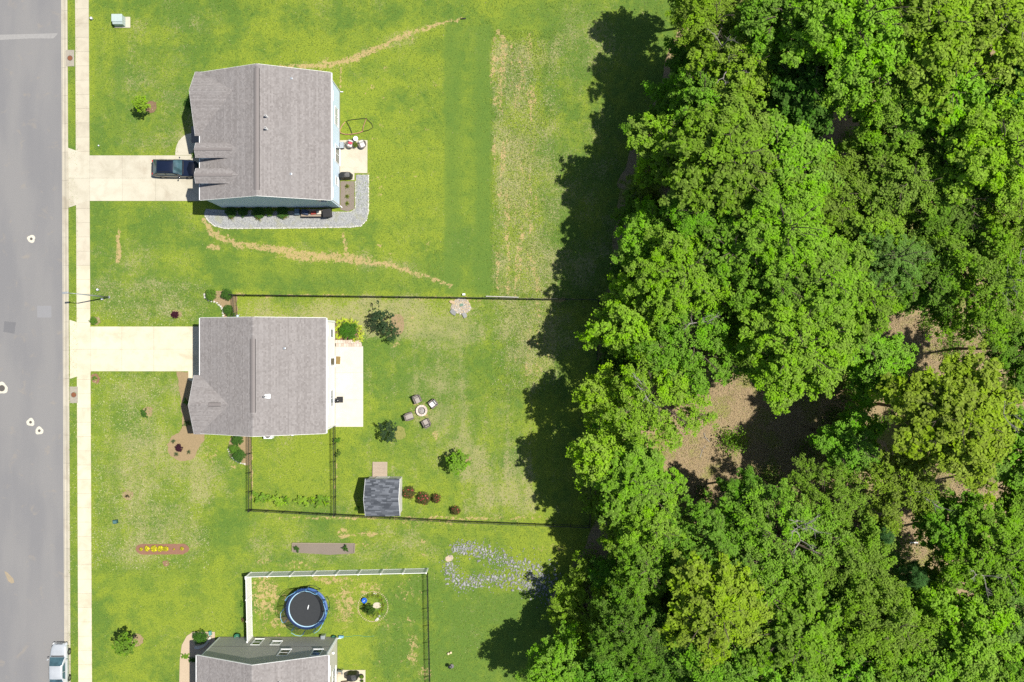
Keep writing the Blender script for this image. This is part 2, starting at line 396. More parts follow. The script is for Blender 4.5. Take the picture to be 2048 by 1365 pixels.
def concrete(name, c1, c2, stain=(0.29, 0.245, 0.18), amt=0.5):
    t = NT(name)
    oi = t.n.new('ShaderNodeObjectInfo').outputs['Random']
    a = t.noise(0.8, 5, 0.62, 0.4); b = t.noise(30, 4, 0.7)
    c = t.mix(t.ramp(a, 0.4, 0.7), c1, c2)
    c = t.mix(t.ramp(t.noise(0.33, 5, 0.65, 1.0), 0.50, 0.72, 0, amt), c, stain)
    c = t.mix(t.ramp(b, 0.45, 0.75, 0, .22), c, tuple(x*0.72 for x in c1))
    c = t.hsv(c, 0.5, 1.0, t.math('ADD', 0.93, t.math('MULTIPLY', oi, 0.11)))
    t.bump(b, 0.25, 0.01)
    return t.fin(c, 0.85, 0.25)
mat_conc_a = concrete('concrete_grey', (0.44, 0.41, 0.325), (0.385, 0.355, 0.275))
mat_conc_b = concrete('concrete_cream', (0.50, 0.46, 0.345), (0.44, 0.40, 0.29), (0.33, 0.275, 0.185), 0.45)
mat_conc_walk = concrete('concrete_walk', (0.42, 0.385, 0.30), (0.37, 0.335, 0.26))
mat_conc_white = concrete('concrete_white', (0.47, 0.45, 0.39), (0.435, 0.41, 0.345), (0.48, 0.44, 0.34), 0.25)
mat_conc_old = M('concrete_worn', (0.30, 0.27, 0.22), (0.24, 0.22, 0.18), 6, 0.9)
mat_joint = M('joint_soil', (0.10, 0.085, 0.06), (0.07, 0.06, 0.04), 12, 0.95)
mat_rust = M('rusty_iron', (0.20, 0.075, 0.035), (0.13, 0.05, 0.025), 20, 0.8)
mat_iron = M('dark_iron', (0.10, 0.09, 0.08), (0.06, 0.055, 0.05), 20, 0.7)

road = MB().poly([P(-60, -900), P(curb_x(-900)-11, -900), P(curb_x(2300)-11, 2300), P(-60, 2300)], -0.3, -0.06).build('road', mat_asphalt)
tag(road, 'weathered grey asphalt street along the left edge', 'road', kind='structure')
# patches in the asphalt
mat_trench = M('patch_pale', (0.26, 0.255, 0.245), (0.21, 0.205, 0.20), 8, 0.9)
mat_patch = M('patch_grey', (0.205, 0.205, 0.21), (0.185, 0.185, 0.19), 9, 0.9)
mat_patch2 = M('patch_dark', (0.135, 0.135, 0.14), (0.115, 0.115, 0.12), 9, 0.9)
mat_sand = M('sand_wash', (0.30, 0.235, 0.15), (0.22, 0.19, 0.14), 3, 0.95)
def flat(pts, z, th, name, mat, label=None, cat=None, kind=None, parent=None):
    o = MB().poly([P(x, y) for x, y in pts], z-th, z).build(name, mat, parent)
    return tag(o, label, cat, None, kind)
flat([(-60,70),(0,69.5),(60,68),(115,66.5),(112,71),(106,77),(60,77),(0,80),(-60,81)], -0.055, 0.03, 'trench_patch', mat_trench, kind='structure', parent=None)
flat([(73.5,612),(102,612),(102.5,635.5),(74,635.5)], -0.055, 0.03, 'square_patch', mat_patch, kind='structure')
flat([(8,643),(31,645),(28,668),(6,664)], -0.055, 0.03, 'dark_patch', mat_patch2, kind='structure')
wash = [(8,1143),(13,1145),(19,1151),(26,1158),(28,1166),(22,1168),(16,1163),(11,1152)]
flat(wash, -0.056, 0.03, 'sand_stain', mat_sand, kind='structure')
# gutter slabs
gut = empty('gutter', P(129, 600), 0, 'pale concrete gutter strip between street and verge', 'gutter', kind='structure')
tilt = math.atan(6.5/1365)
seg = 56.6*S-0.014
prof = [(-0.36, -0.30), (-0.36, -0.052), (-0.16, -0.075), (0.16, 0.035), (0.33, 0.05), (0.35, -0.30)]
m_ = MB(); n = len(prof)
m_.add([(x, -seg/2, z) for x, z in prof]+[(x, seg/2, z) for x, z in prof],
       [tuple(range(n)), tuple(reversed(range(n, 2*n)))]+[((i+1) % n, i, n+i, n+(i+1) % n) for i in range(n)])
g_me = m_.mesh('gutter_slab', mat_conc_walk)
for k in range(-4, 30):
    y = 50+56.6*k
    place('slab', g_me, gut, P(curb_x(y)-6.4, y)-gut.location, (0, 0, tilt))
MB().poly([P(curb_x(-300)-13, -300), P(curb_x(-300), -300), P(curb_x(1700), 1700), P(curb_x(1700)-13, 1700)], -0.3, -0.085).build('joint_bed', mat_joint, gut, world=True)
# sidewalk
walk = empty('sidewalk', P(167, 600), 0, 'pale concrete pavement of square slabs beside the street', 'pavement', kind='structure')
sw = 27*S; sl_ = 28.5*S-0.014
s_me = MB().box(-sw/2, sw/2, -sl_/2, sl_/2, -0.06, 0.05).mesh('pavement_slab', mat_conc_walk)
s_me2 = MB().box(-sw/2, sw/2, -sl_/2, sl_/2, -0.06, 0.05).mesh('pavement_slab_cream', mat_conc_b)
def walk_x(y): return curb_x(y)+29.2
yy = 47-28.5*8+14.25
while yy < 1600:
    if not (308 < yy-14 and yy+14 < 404) and not (652 < yy-14 and yy+14 < 748):
        place('slab', s_me2 if yy > 525 else s_me, walk, P(walk_x(yy), yy)-walk.location, (0, 0, tilt))
    yy += 28.5
MB().poly([P(walk_x(-250)-13, -250), P(walk_x(-250)+13, -250), P(walk_x(1650)+13, 1650), P(walk_x(1650)-13, 1650)], -0.06, 0.03).build('joint_bed', mat_joint, walk, world=True)

def slab_set(name, mat, polys, z, label, cat, bed=None):
    r = empty(name, P(*polys[0][0]), 0, label, cat, kind='structure')
    for p in polys:
        pts = [P(x, y) for x, y in p]
        c = sum(pts, Vector((0, 0, 0)))/len(pts)
        pts = [q+(c-q).normalized()*0.010 for q in pts]
        MB().poly(pts, z-0.10, z).build('slab', mat, r, world=True)
    if bed: MB().poly([P(x, y) for x, y in bed], z-0.12, z-0.022).build('joint_bed', mat_joint, r, world=True)
    return r
def grid_polys(x0, x1, ys, xs):
    xs = [x0]+xs+[x1]
    return [[(a, c), (b, c), (b, d), (a, d)] for a, b in zip(xs, xs[1:]) for c, d in zip(ys, ys[1:])]
slab_set('driveway', mat_conc_a, [[(136.6,296),(180,311.5),(180,357),(137,357)], [(137,357),(180,357),(180,402),(137.2,416)]]
         + grid_polys(180, 401, [311.5, 357, 402.5], [245, 311]), 0.056, 'grey concrete driveway under the dark blue car', 'driveway', [(138,299),(180,312),(401,312),(401,402),(180,402),(138,414)])
slab_set('driveway', mat_conc_b, [[(139.5,640),(182,654),(182,699),(140,699)], [(140,699),(182,699),(182,745),(140.3,758)]]
         + grid_polys(182, 398, [653.5, 699, 743], [244, 308]), 0.056, 'empty cream concrete driveway of the middle house', 'driveway', [(141,643),(182,655),(398,655),(398,742),(182,742),(141,756)])
flat([(377,742),(392,742),(440,760),(440,790),(377,760)], 0.05, 0.06, 'front_walk', mat_conc_b, 'short cream front walk beside the empty driveway', 'path', 'structure')
arc = [(402, 268)]+[(385-34*math.sin(a), 307-40*math.cos(a)) for a in np.linspace(0.1, math.pi/2, 8)]+[(351, 311), (402, 311)]
flat(arc, 0.05, 0.06, 'front_walk', mat_conc_a, 'curved grey front walk above the dark car', 'path', 'structure')
flat([(386,1264),(374,1272),(364,1290),(360,1320),(358,1400),(430,1400),(430,1264)], 0.05, 0.06, 'front_walk', M('pebble_walk', (0.42,0.34,0.24), (0.34,0.26,0.18), 14, .9, bump=.6),
     'tan pebbled bed curving along the bottom house', 'path', 'structure')
# back patios
slab_set('patio', mat_conc_white, grid_polys(660, 726.5, [693, 746, 800, 854], []), 0.062, 'bright white concrete patio behind the middle house', 'patio', [(660,695),(725,695),(725,853),(660,853)])
slab_set('patio', mat_conc_a, [[(672,281),(735,281),(735,347),(709,347),(709,361),(672,361)]], 0.062, 'grey concrete patio behind the top house', 'patio')
slab_set('patio', mat_conc_b, [[(668,1340),(731,1340),(731,1440),(668,1440)]], 0.062, 'cream patio corner behind the bottom house', 'patio')

# small ironwork of the street
def meter(x, y, label):
    r = empty('water_meter_cover', P(x, y), 0, label, 'meter cover', 'water meter covers in the verge')
    MB().box(-0.45, 0.45, -0.88, 0.88, -0.05, 0.055).build('pad', mat_conc_old, r, bevel=0.02)
    MB().lathe([(0.25, 0.05), (0.25, 0.068), (0.2, 0.075)], 20).build('lid', mat_rust, r)
    MB().lathe([(0.29, 0.05), (0.29, 0.062), (0.255, 0.062)], 20, caps=False).build('rim', mat_iron, r)
meter(140.5, 117, 'rusty round meter cover in a concrete pad above the top driveway')
meter(148, 790, 'rusty round meter cover in a concrete pad below the middle driveway')
mat_ring = M('collar_white', (0.52, 0.50, 0.42), (0.42, 0.39, 0.32), 9, 0.9)
def valve(x, y, label, r0=0.42, lid=0.15):
    r = empty('valve_cover', P(x, y, 0)+Vector((0, 0, -0.06)), 0, label, 'valve cover', 'covers in the asphalt')
    pts = [(r0*(1+0.10*math.sin(3*a+x)+0.05*math.sin(7*a))*math.cos(a), r0*(1+0.10*math.sin(3*a+x)+0.05*math.sin(5*a))*math.sin(a)) for a in np.linspace(0, 2*math.pi, 28)[:-1]]
    MB().poly(pts, -0.02, 0.008).build('collar', mat_ring, r)
    MB().lathe([(lid, 0.0), (lid, 0.014), (lid*.7, 0.016)], 18).build('lid', mat_iron, r)
valve(62, 478, 'valve cover in a ragged pale collar, uppermost on the street')
valve(60.5, 845, 'upper of two close valve covers with white collars')
valve(78, 862, 'lower of two close valve covers with white collars')
valve(3, 777, 'large manhole cut by the left photo edge', 0.62, 0.34)
# ------------------------------------------------------------------ houses
def make_shingle(name, ca, cb, cc):
    t = NT(name)
    tn = t.attr('tone'); b = t.noise(40, 3, 0.7); big = t.noise(0.5, 4, 0.6)
    c = t.mix(t.ramp(tn, 0.15, 0.85), ca, cb)
    c = t.mix(t.ramp(big, 0.45, 0.7, 0, .4), c, cc)
    c = t.mix(t.ramp(b, 0.35, 0.7, 0, .25), c, tuple(x*0.6 for x in ca))
    st = t.noise(1.0, 3, 0.6, stretch=(0.5, 2.2, 1)); c = t.mix(t.ramp(st, 0.55, 0.75, 0, .22), c, tuple(x*0.72 for x in ca))
    t.bump(b, 0.4, 0.01)
    return t.fin(c, 0.9, 0.15)
mat_shingle = make_shingle('roof_shingle', (0.172, 0.158, 0.152), (0.246, 0.230, 0.223), (0.225, 0.212, 0.207))
mat_shingle_shed = make_shingle('shed_shingle', (0.048, 0.054, 0.064), (0.140, 0.152, 0.172), (0.085, 0.093, 0.108))
mat_deckside = M('roof_edge', (0.16, 0.145, 0.14), (0.12, 0.11, 0.105), 8)
mat_trim = M('white_trim', (0.74, 0.75, 0.74), (0.66, 0.67, 0.66), 5, 0.5)
mat_side_a = M('siding_mint', (0.49, 0.585, 0.68), (0.45, 0.545, 0.64), 2, 0.6)
mat_side_b = M('siding_cream', (0.72, 0.70, 0.64), (0.67, 0.65, 0.58), 2, 0.6)
mat_side_c = M('siding_taupe', (0.42, 0.405, 0.35), (0.38, 0.365, 0.315), 2, 0.6)
def glass_mat(name, c, rough=0.08):
    t = NT(name); return t.fin(t.mix(t.ramp(t.noise(1.3, 2), 0.3, 0.7), c, tuple(x*0.5 for x in c)), rough, 0.7)
mat_glass = glass_mat('window_glass', (0.06, 0.09, 0.10))
mat_pipe = M('pvc_white', (0.72, 0.72, 0.70), (0.6, 0.6, 0.6), 6, 0.5)
mat_flash = M('flashing', (0.42, 0.46, 0.49), (0.34, 0.37, 0.40), 8, 0.4, metal=0.6)
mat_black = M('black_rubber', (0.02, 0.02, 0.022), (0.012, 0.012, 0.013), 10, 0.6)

def shingles(mb, O, Uv, Vv, lu, lv, course=0.143, wmin=0.09, wmax=0.24, lift=0.012, seed=1):
    r = random.Random(seed); O = Vector(O); Uv = Vector(Uv).normalized(); Vv = Vector(Vv).normalized(); N = Uv.cross(Vv)
    if N.z < 0: N = -N
    j = 0; v = 0.0
    while v < lv-0.01:
        v1 = min(v+course, lv); u = -r.uniform(0, wmin); ct = r.uniform(-0.08, 0.08)
        while u < lu:
            u1 = u+r.uniform(wmin, wmax); a = max(u, 0); b = min(u1, lu)
            if b-a > 0.02:
                z = lift+r.choice((0, 0.006, 0.012)); t = min(1, max(0, r.gauss(0.5, 0.13)+ct*1.5)); n = len(mb.v)
                p0 = O+Uv*a+Vv*v; p1 = O+Uv*b+Vv*v; p2 = O+Uv*b+Vv*v1; p3 = O+Uv*a+Vv*v1
                mb.add([p0+N*z, p1+N*z, p2+N*0.003, p3+N*0.003, p0, p1], [(0, 1, 2, 3), (4, 5, 1, 0)])
                mb.tone += [t]*6
            u = u1
        v = v1; j += 1
def slope(parent, e0, e1, r1, r0, seed, th=0.16, mat=None, name='roof_slope', white=True):
    """one roof plane: eave e0-e1, ridge r0-r1 (world coordinates); deck, then shingle field as its sub-part"""
    e0, e1, r0, r1 = map(Vector, (e0, e1, r0, r1))
    Uv = (e1-e0); Vv = (r0-e0); lu = Uv.length; lv = Vv.length
    N = Uv.cross(Vv).normalized()
    if N.z < 0: N = -N
    d = MB().prism([e0, e1, r1, r0] if (e1-e0).cross(r0-e0).z > 0 else [e0, r0, r1, e1], (0, 0, -th)).build(name, mat_deckside, parent, world=True)
    mb = MB(); shingles(mb, e0, Uv, Vv, lu, lv, seed=seed)
    s = mb.build('shingles', mat or mat_shingle, d, world=True); s['kind'] = 'stuff'
    return d
def lap_wall(parent, a, b, z0, span, zt, mat, exp=0.19, name='wall', n=None):
    """lap siding between ground points a and b; span(z)->(t0,t1) gives the width at a height"""
    a = Vector(a); b = Vector(b); u = b-a; n = Vector(n); mb = MB(); z = z0
    while z < zt-0.01:
        z1 = min(z+exp, zt); s0 = span(z+1e-4); s1 = span(z1-1e-4)
        if s0[1]-s0[0] < 0.004: break
        lo = n*0.026; hi = n*0.010
        p = [a+u*s0[0]+lo, a+u*s0[1]+lo, a+u*s1[1]+hi, a+u*s1[0]+hi]
        zz = [z, z, z1, z1]; V = [(q.x, q.y, h) for q, h in zip(p, zz)]
        k = a+u*s0[0]+n*0.005; k2 = a+u*s0[1]+n*0.005
        V += [(k.x, k.y, z), (k2.x, k2.y, z)]
        mb.add(V, [(0, 1, 2, 3), (4, 5, 1, 0)]); z = z1
    k = -n*0.12
    pts = [(a.x, a.y, z0), (b.x, b.y, z0)]
    zz = np.linspace(z0, zt, 9)
    right = [(a+u*span(h-1e-3 if h > z0 else h)[1]) for h in zz]; left = [(a+u*span(h-1e-3 if h > z0 else h)[0]) for h in zz]
    poly = [(q.x, q.y, h) for q, h in zip(right, zz)]+[(q.x, q.y, h) for q, h in reversed(list(zip(left, zz)))]
    mb.prism(poly, (k.x, k.y, 0))
    return mb.build(name, mat, parent, world=True)
def window(parent, c, u, n, w, h, cols=1, meet=True, mat_f=None, name='window'):
    """c = centre on the wall face, u along the wall, n outward"""
    c = Vector(c); u = Vector(u).normalized(); n = Vector(n).normalized(); z = Vector((0, 0, 1)); f = 0.09; mf = mat_f or mat_trim
    mb = MB()
    def bb(du, dz, su, sz, d0=0.0, d1=0.06):
        p = c+u*du+z*dz
        V = [p+u*i*su/2+z*j*sz/2+n*k for k in (d0, d1) for i, j in ((-1, -1), (1, -1), (1, 1), (-1, 1))]
        mb.add(V, [(0, 1, 2, 3), (7, 6, 5, 4), (0, 4, 5, 1), (1, 5, 6, 2), (2, 6, 7, 3), (3, 7, 4, 0)])
    bb(-w/2-f/2, 0, f, h+2*f); bb(w/2+f/2, 0, f, h+2*f); bb(0, h/2+f/2, w, f); bb(0, -h/2-f/2, w, f)
    for k in range(1, cols): bb(-w/2+w*k/cols, 0, 0.07, h)
    if meet: bb(0, 0, w, 0.05, 0.0, 0.05)
    fr = mb.build(name, mf, parent, world=True)
    for k in range(cols):
        for half in ((-1, 1) if meet else (0,)):
            pw = w/cols-0.08; ph = (h/2-0.04) if meet else h-0.02
            pc = c+u*(-w/2+w*(k+0.5)/cols)+z*(half*h/4)
            V = [pc+u*i*pw/2+z*j*ph/2+n*kk for kk in (0.012, 0.034) for i, j in ((-1, -1), (1, -1), (1, 1), (-1, 1))]
            MB().add(V, [(0, 1, 2, 3), (7, 6, 5, 4), (0, 4, 5, 1), (1, 5, 6, 2), (2, 6, 7, 3), (3, 7, 4, 0)]).build('pane', mat_glass, fr, world=True)
    s = MB(); mb = s
    bb(0, -h/2-f-0.02, w+2*f+0.06, 0.05, 0.0, 0.10); s.build('sill', mf, fr, world=True)
    return fr
def house(name, label, xw, xe, yn, ys, xr, he, hr, mat_side, vent, seed, ov=0.31, rk=0.20):
    """xw..ys are eave lines in ground pixels from the photo centre; gable roof with its ridge along Y"""
    XW, XE, YN, YS, XR = U(xw), U(xe), -U(yn), -U(ys), U(xr)
    R = empty(name, ((XW+XE)/2, (YN+YS)/2, 0), 0, label, 'house')
    wx0, wx1, wy0, wy1 = XW+ov, XE-ov, YS+rk, YN-rk
    hw = he+0.02
    full = lambda z: (0.0, 1.0)
    slw = (hr-he)/(XR-XW); sle = (hr-he)/(XE-XR); th = 0.15
    def gab(z):
        if z <= he-th+ov*slw: return (0.0, 1.0)
        t0 = max(0.0, (XW+(z+th-he)/slw-wx0)/(wx1-wx0)); t1 = min(1.0, (XE-(z+th-he)/sle-wx0)/(wx1-wx0)); return (min(t0, t1), max(t0, t1))
    MB().poly([(wx0-.03, wy0-.03), (wx1+.03, wy0-.03), (wx1+.03, wy1+.03), (wx0-.03, wy1+.03)], -0.1, 0.28).build('foundation', mat_conc_old, R, world=True)
    lap_wall(R, (wx1, wy0, 0), (wx1, wy1, 0), 0.28, full, he-0.10, mat_side, n=(1, 0, 0))
    lap_wall(R, (wx0, wy1, 0), (wx0, wy0, 0), 0.28, full, he-0.10, mat_side, n=(-1, 0, 0))
    lap_wall(R, (wx0, wy0, 0), (wx1, wy0, 0), 0.28, gab, hr-0.18, mat_side, n=(0, -1, 0))
    lap_wall(R, (wx1, wy1, 0), (wx0, wy1, 0), 0.28, lambda z: tuple(1-q for q in reversed(gab(z))), hr-0.18, mat_side, n=(0, 1, 0))
    for x, y, sx_, sy_ in ((wx0, wy0, -1, -1), (wx1, wy0, 1, -1), (wx1, wy1, 1, 1), (wx0, wy1, -1, 1)):
        x0, x1 = sorted((x-sx_*0.10, x+sx_*0.036)); y0, y1 = sorted((y-sy_*0.10, y+sy_*0.036))
        MB().box(x0, x1, y0, y1, 0.2, he-0.12).build('corner_trim', mat_trim if mat_side is not mat_side_a else mat_side_a, R, world=True)
    slope(R, (XW, YN, he), (XW, YS, he), (XR, YS, hr), (XR, YN, hr), seed)
    slope(R, (XE, YS, he), (XE, YN, he), (XR, YN, hr), (XR, YS, hr), seed+1)
    for x, s in ((XW, -1), (XE, 1)):
        mb = MB()
        a, b = sorted((x, x+s*0.11))
        mb.box(a, b, YS+0.02, YN-0.02, he-0.16, he-0.05)
        mb.build('gutter', mat_trim, R, world=True)
    for y, s in ((YS, -1), (YN, 1)):
        mb = MB()
        for x in (XW, XE):
            mb.prism([(x, y, he-0.17), (XR, y, hr-0.17), (XR, y, hr-0.01), (x, y, he-0.01)], (0, s*0.03, 0))
        mb.build('rake_board', mat_trim, R, world=True)
    v = MB()
    y0, y1 = -U(vent[1]), -U(vent[0])
    for s in (-1, 1):
        sl2 = -slw if s < 0 else -sle
        v.prism([(XR, y0, hr+0.045), (XR+s*0.24, y0, hr+0.045-0.24*(slw if s < 0 else sle)), (XR+s*0.24, y0, hr+0.01-0.24*(slw if s < 0 else sle)), (XR, y0, hr+0.01)], (0, y1-y0, 0))
    vo = v.build('ridge_vent', make_ridge(), R, world=True)
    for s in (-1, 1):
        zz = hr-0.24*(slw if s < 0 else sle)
        MB().box(XR+s*0.258-.02, XR+s*0.258+.02, y0, y1, zz-.05, zz+.03).build('vent_shade_strip', mat_black, vo, world=True)  # black strip added along each vent edge to stand in for shade
    cap = MB(); r = random.Random(seed)
    yy = YS
    while yy < YN-0.1:
        if yy < y0-0.1 or yy > y1-0.12:
            n = len(cap.v)
            cap.add([(XR-0.16, yy, hr-0.055+.03), (XR, yy, hr+0.028), (XR+0.16, yy, hr-0.055+.03), (XR+0.16, yy+0.22, hr-0.055+.02), (XR, yy+0.22, hr+0.016), (XR-0.16, yy+0.22, hr-0.055+.02)],
                    [(0, 1, 4, 5), (1, 2, 3, 4)]); cap.tone += [r.random()]*6
        yy += 0.2
    o = cap.build('ridge_cap', mat_shingle, R, world=True); o['kind'] = 'stuff'
    R['dims'] = (XW, XE, YN, YS, XR, he, hr)
    return R, dict(wx0=wx0, wx1=wx1, wy0=wy0, wy1=wy1, XW=XW, XE=XE, YN=YN, YS=YS, XR=XR, he=he, hr=hr, slw=slw, sle=sle)
_rg = []
def make_ridge():
    if not _rg: _rg.append(M('ridge_shingle', (0.185, 0.167, 0.160), (0.15, 0.135, 0.13), 14, 0.9))
    return _rg[0]
def gable_front(R, d, xf, yr, hr2, yn, hn, ys, hs, xback, seed, mat_side, th=0.15):
    """gable facing west in ground pixels: ridge at yr/height hr2 from front plane xf back to xback"""
    XF, YR, Y1, Y0, XB = U(xf), -U(yr), -U(yn), -U(ys), U(xback)
    slope(R, (XB, Y1, hn), (XF, Y1, hn), (XF, YR, hr2), (XB, YR, hr2), seed, name='front_gable_slope')
    slope(R, (XF, Y0, hs), (XB, Y0, hs), (XB, YR, hr2), (XF, YR, hr2), seed+1, name='front_gable_slope')
    mb = MB()
    for y, h in ((Y1, hn), (Y0, hs)):
        mb.prism([(XF, y, h-0.17), (XF, YR, hr2-0.17), (XF, YR, hr2-0.012), (XF, y, h-0.012)], (-0.03, 0, 0))
    mb.build('rake_board', mat_trim, R, world=True)
    a, b = (XF+0.25, Y1-0.25, 0), (XF+0.25, Y0+0.25, 0)
    L = (Y1-0.25)-(Y0+0.25)
    def sp(z):
        t0 = (Y1-0.25-(YR+(hr2-th-z)/((hr2-hn)/(Y1-YR))))/L; t1 = (Y1-0.25-(YR-(hr2-th-z)/((hr2-hs)/(YR-Y0))))/L
        t0, t1 = max(0, min(t0, 1)), min(1, max(t1, 0)); return (min(t0, t1), max(t0, t1))
    lap_wall(R, a, b, 0.28, sp, hr2-th-0.05, mat_side, n=(-1, 0, 0))
    for y, s, h in ((Y1-0.25, 1, hn), (Y0+0.25, -1, hs)):
        A, B = ((d['wx0'], y, 0), (XF+0.25, y, 0)) if s > 0 else ((XF+0.25, y, 0), (d['wx0'], y, 0))
        lap_wall(R, A, B, 0.28, lambda z: (0.0, 1.0), h-0.1, mat_side, n=(0, s, 0))
    rc = MB(); r = random.Random(seed); x = XF
    while x < XB-0.3:
        rc.add([(x, YR-0.15, hr2-0.065), (x, YR, hr2+0.03), (x, YR+0.15, hr2-0.065), (x+0.22, YR+0.15, hr2-0.075), (x+0.22, YR, hr2+0.018), (x+0.22, YR-0.15, hr2-0.075)], [(1, 0, 5, 4), (2, 1, 4, 3)])
        rc.tone += [r.random()]*6; x += 0.2
    rc.build('ridge_cap', mat_shingle, R, world=True)['kind'] = 'stuff'
def vent_pipe(R, x, y, slope_h, tall=0.5, r=0.07, name='vent_pipe', dark=True):
    """x, y photo pixel of the foot of the pipe on the roof"""
    p = P(x, y, slope_h)
    q = MB().tube([p+Vector((0, 0, -0.1)), p+Vector((0, 0, tall))], r, 12).build(name, mat_pipe, R, world=True)
    MB().tube([p+Vector((0, 0, tall)), p+Vector((0, 0, tall+0.004))], r*0.75, 12).build('opening', mat_black, q, world=True)
    f = MB(); f.prism([(p.x-0.20, p.y-0.17, slope_h+0.05), (p.x+0.30, p.y-0.22, slope_h+0.05-0.13), (p.x+0.30, p.y+0.22, slope_h+0.05-0.13), (p.x-0.20, p.y+0.17, slope_h+0.05)], (0, 0, 0.02))
    f.build('flashing', mat_flash, q, world=True)
def roof_vent(R, x, y, h):
    p = P(x, y, h)
    q = MB().obox((p.x+0.03, p.y, h+0.10), 0.22, 0.2, 0.2).build('roof_vent', mat_flash, R, world=True, bevel=0.02)
    MB().obox((p.x+0.15, p.y, h+0.02), 0.24, 0.28, 0.02, 0, 0.38).build('flashing', mat_deckside, q, world=True)
def downspout(R, x, y, h, dx=0, dy=0):
    MB().tube([(x, y, h), (x, y, 0.15), (x+dx, y+dy, 0.07)], 0.045, 6).build('downspout', mat_trim, R, world=True)

# --- top house
A, da = house('house', 'top house with mint siding, grey roof and two small dormers', -583.7, -338.7, -502.5, -263.5, -463, 5.5, 8.0, mat_side_a, (-495, -274), 10)
gable_front(A, da, -593, -461, 6.95, -504, 5.45, -384, 5.47, -500, 40, mat_side_a)
for k, yc in enumerate((-351, -304)):
    yc = -U(yc); hf = U(13.8); XF = U(-582); hd = 7.22; dv = hd-0.42; XB = U(-496)
    slope(A, (XB, yc+hf, dv), (XF, yc+hf, dv), (XF, yc, hd), (XB, yc, hd), 50+k, 0.10, name='dormer_slope')
    slope(A, (XF, yc-hf, dv), (XB, yc-hf, dv), (XB, yc, hd), (XF, yc, hd), 60+k, 0.10, name='dormer_slope')
    w = MB(); w.prism([(XF+0.15, yc+hf-0.12, 5.4), (XF+0.15, yc-hf+0.12, 5.4), (XF+0.15, yc-hf+0.12, dv-0.02), (XF+0.15, yc, hd-0.14), (XF+0.15, yc+hf-0.12, dv-0.02)], (0.1, 0, 0))
    for s in (-1, 1): w.prism([(XF+0.25, yc+s*(hf-0.12), 5.4), (XB-1.0, yc+s*(hf-0.12), 6.5), (XB-1.0, yc+s*(hf-0.12), dv-.02), (XF+0.25, yc+s*(hf-0.12), dv-0.03)], (0, -s*0.08, 0))
    dw = w.build('dormer_wall', mat_side_a, A, world=True)
    window(A, (XF+0.15, yc, 6.25), (0, -1, 0), (-1, 0, 0), 0.55, 0.55, 2, False, name='dormer_window')
    mb = MB()
    for s in (-1, 1): mb.prism([(XF, yc+s*hf, dv-0.11), (XF, yc, hd-0.11), (XF, yc, hd-0.012), (XF, yc+s*hf, dv-0.012)], (-0.03, 0, 0))
    mb.build('dormer_rake', mat_trim, A, world=True)
    MB().prism([(XF, yc-0.13, hd+0.005), (XF, yc, hd+0.055), (XF, yc+0.13, hd+0.005), (XF, yc, hd-0.02)], (3.7, 0, 0)).build('dormer_ridge', make_ridge(), A, world=True)
window(A, (da['wx1'], -U(-439.4), 1.75), (0, 1, 0), (1, 0, 0), 1.75, 1.25, 2)
window(A, (da['wx1'], -U(-367), 1.25), (0, 1, 0), (1, 0, 0), 1.7, 1.95, 2, False, name='sliding_door')
window(A, (da['wx1'], -U(-314), 1.6), (0, 1, 0), (1, 0, 0), 0.75, 0.9)
for yv in (-470, -360, -285): window(A, (da['wx1'], -U(yv), 4.35), (0, 1, 0), (1, 0, 0), 0.9, 1.35)
window(A, (U(-361), da['wy0'], 4.42), (1, 0, 0), (0, -1, 0), 0.87, 1.35)
downspout(A, da['wx1']+0.08, da['wy1']-0.05, 5.4, 0.3, 0)
downspout(A, da['wx1']+0.08, da['wy0']+0.15, 5.4, 0.2, -0.2)
MB().prism([(U(-620), -U(-415), 2.85), (U(-590), -U(-415), 3.35), (U(-590), -U(-383), 3.35), (U(-620), -U(-383), 2.85)], (0, 0, -0.14)).build('porch_roof', mat_shingle, A, world=True)
for yv in (-413, -385): MB().box(U(-618)-.0, U(-618)+.14, -U(yv)-.07, -U(yv)+.07, 0.05, 2.78).build('porch_post', mat_trim, A, world=True)
MB().box(da['wx0']-0.07, da['wx0']+.02, -U(-352), -U(-276), 0.28, 2.4).build('garage_door', mat_trim, A, world=True)
vent_pipe(A, 535, 235, 7.55, 0.75, 0.10, 'flue_pipe'); vent_pipe(A, 535, 260, 7.55, 0.75, 0.10, 'flue_pipe')
roof_vent(A, 583, 158.5, 6.72); roof_vent(A, 582, 349, 6.72)
# --- middle house
B, db = house('house', 'middle house with cream siding, plain grey roof and white patio', -583.7, -348, -43.5, 173, -470, 5.5, 8.0, mat_side_b, (-4, 130), 20)
gable_front(B, db, -595, 118, 6.9, 64, 5.5, 174.6, 5.45, -512, 70, mat_side_b)
MB().prism([(U(-558), -U(117)-0.16, 6.9+0.0), (U(-558), -U(117), 6.97), (U(-558), -U(117)+0.16, 6.9), (U(-558), -U(117), 6.88)], (U(22), 0, 0)).build('ridge_vent', make_ridge(), B, world=True)
for s in (-1, 1): MB().box(U(-558), U(-536), -U(117)+s*.17-.02, -U(117)+s*.17+.02, 6.75, 6.875).build('vent_shade_strip', mat_black, B, world=True)  # dark shade lines at the short vent, added as black boxes
window(B, (db['wx1'], -U(-15), 1.65), (0, 1, 0), (1, 0, 0), 0.85, 1.25)
window(B, (db['wx1'], -U(41), 1.3), (0, 1, 0), (1, 0, 0), 0.8, 1.9, 1, False, name='back_door')
window(B, (db['wx1'], -U(112), 1.65), (0, 1, 0), (1, 0, 0), 1.7, 1.25, 2)
for yv in (-20, 60, 130): window(B, (db['wx1'], -U(yv), 4.35), (0, 1, 0), (1, 0, 0), 0.9, 1.35)
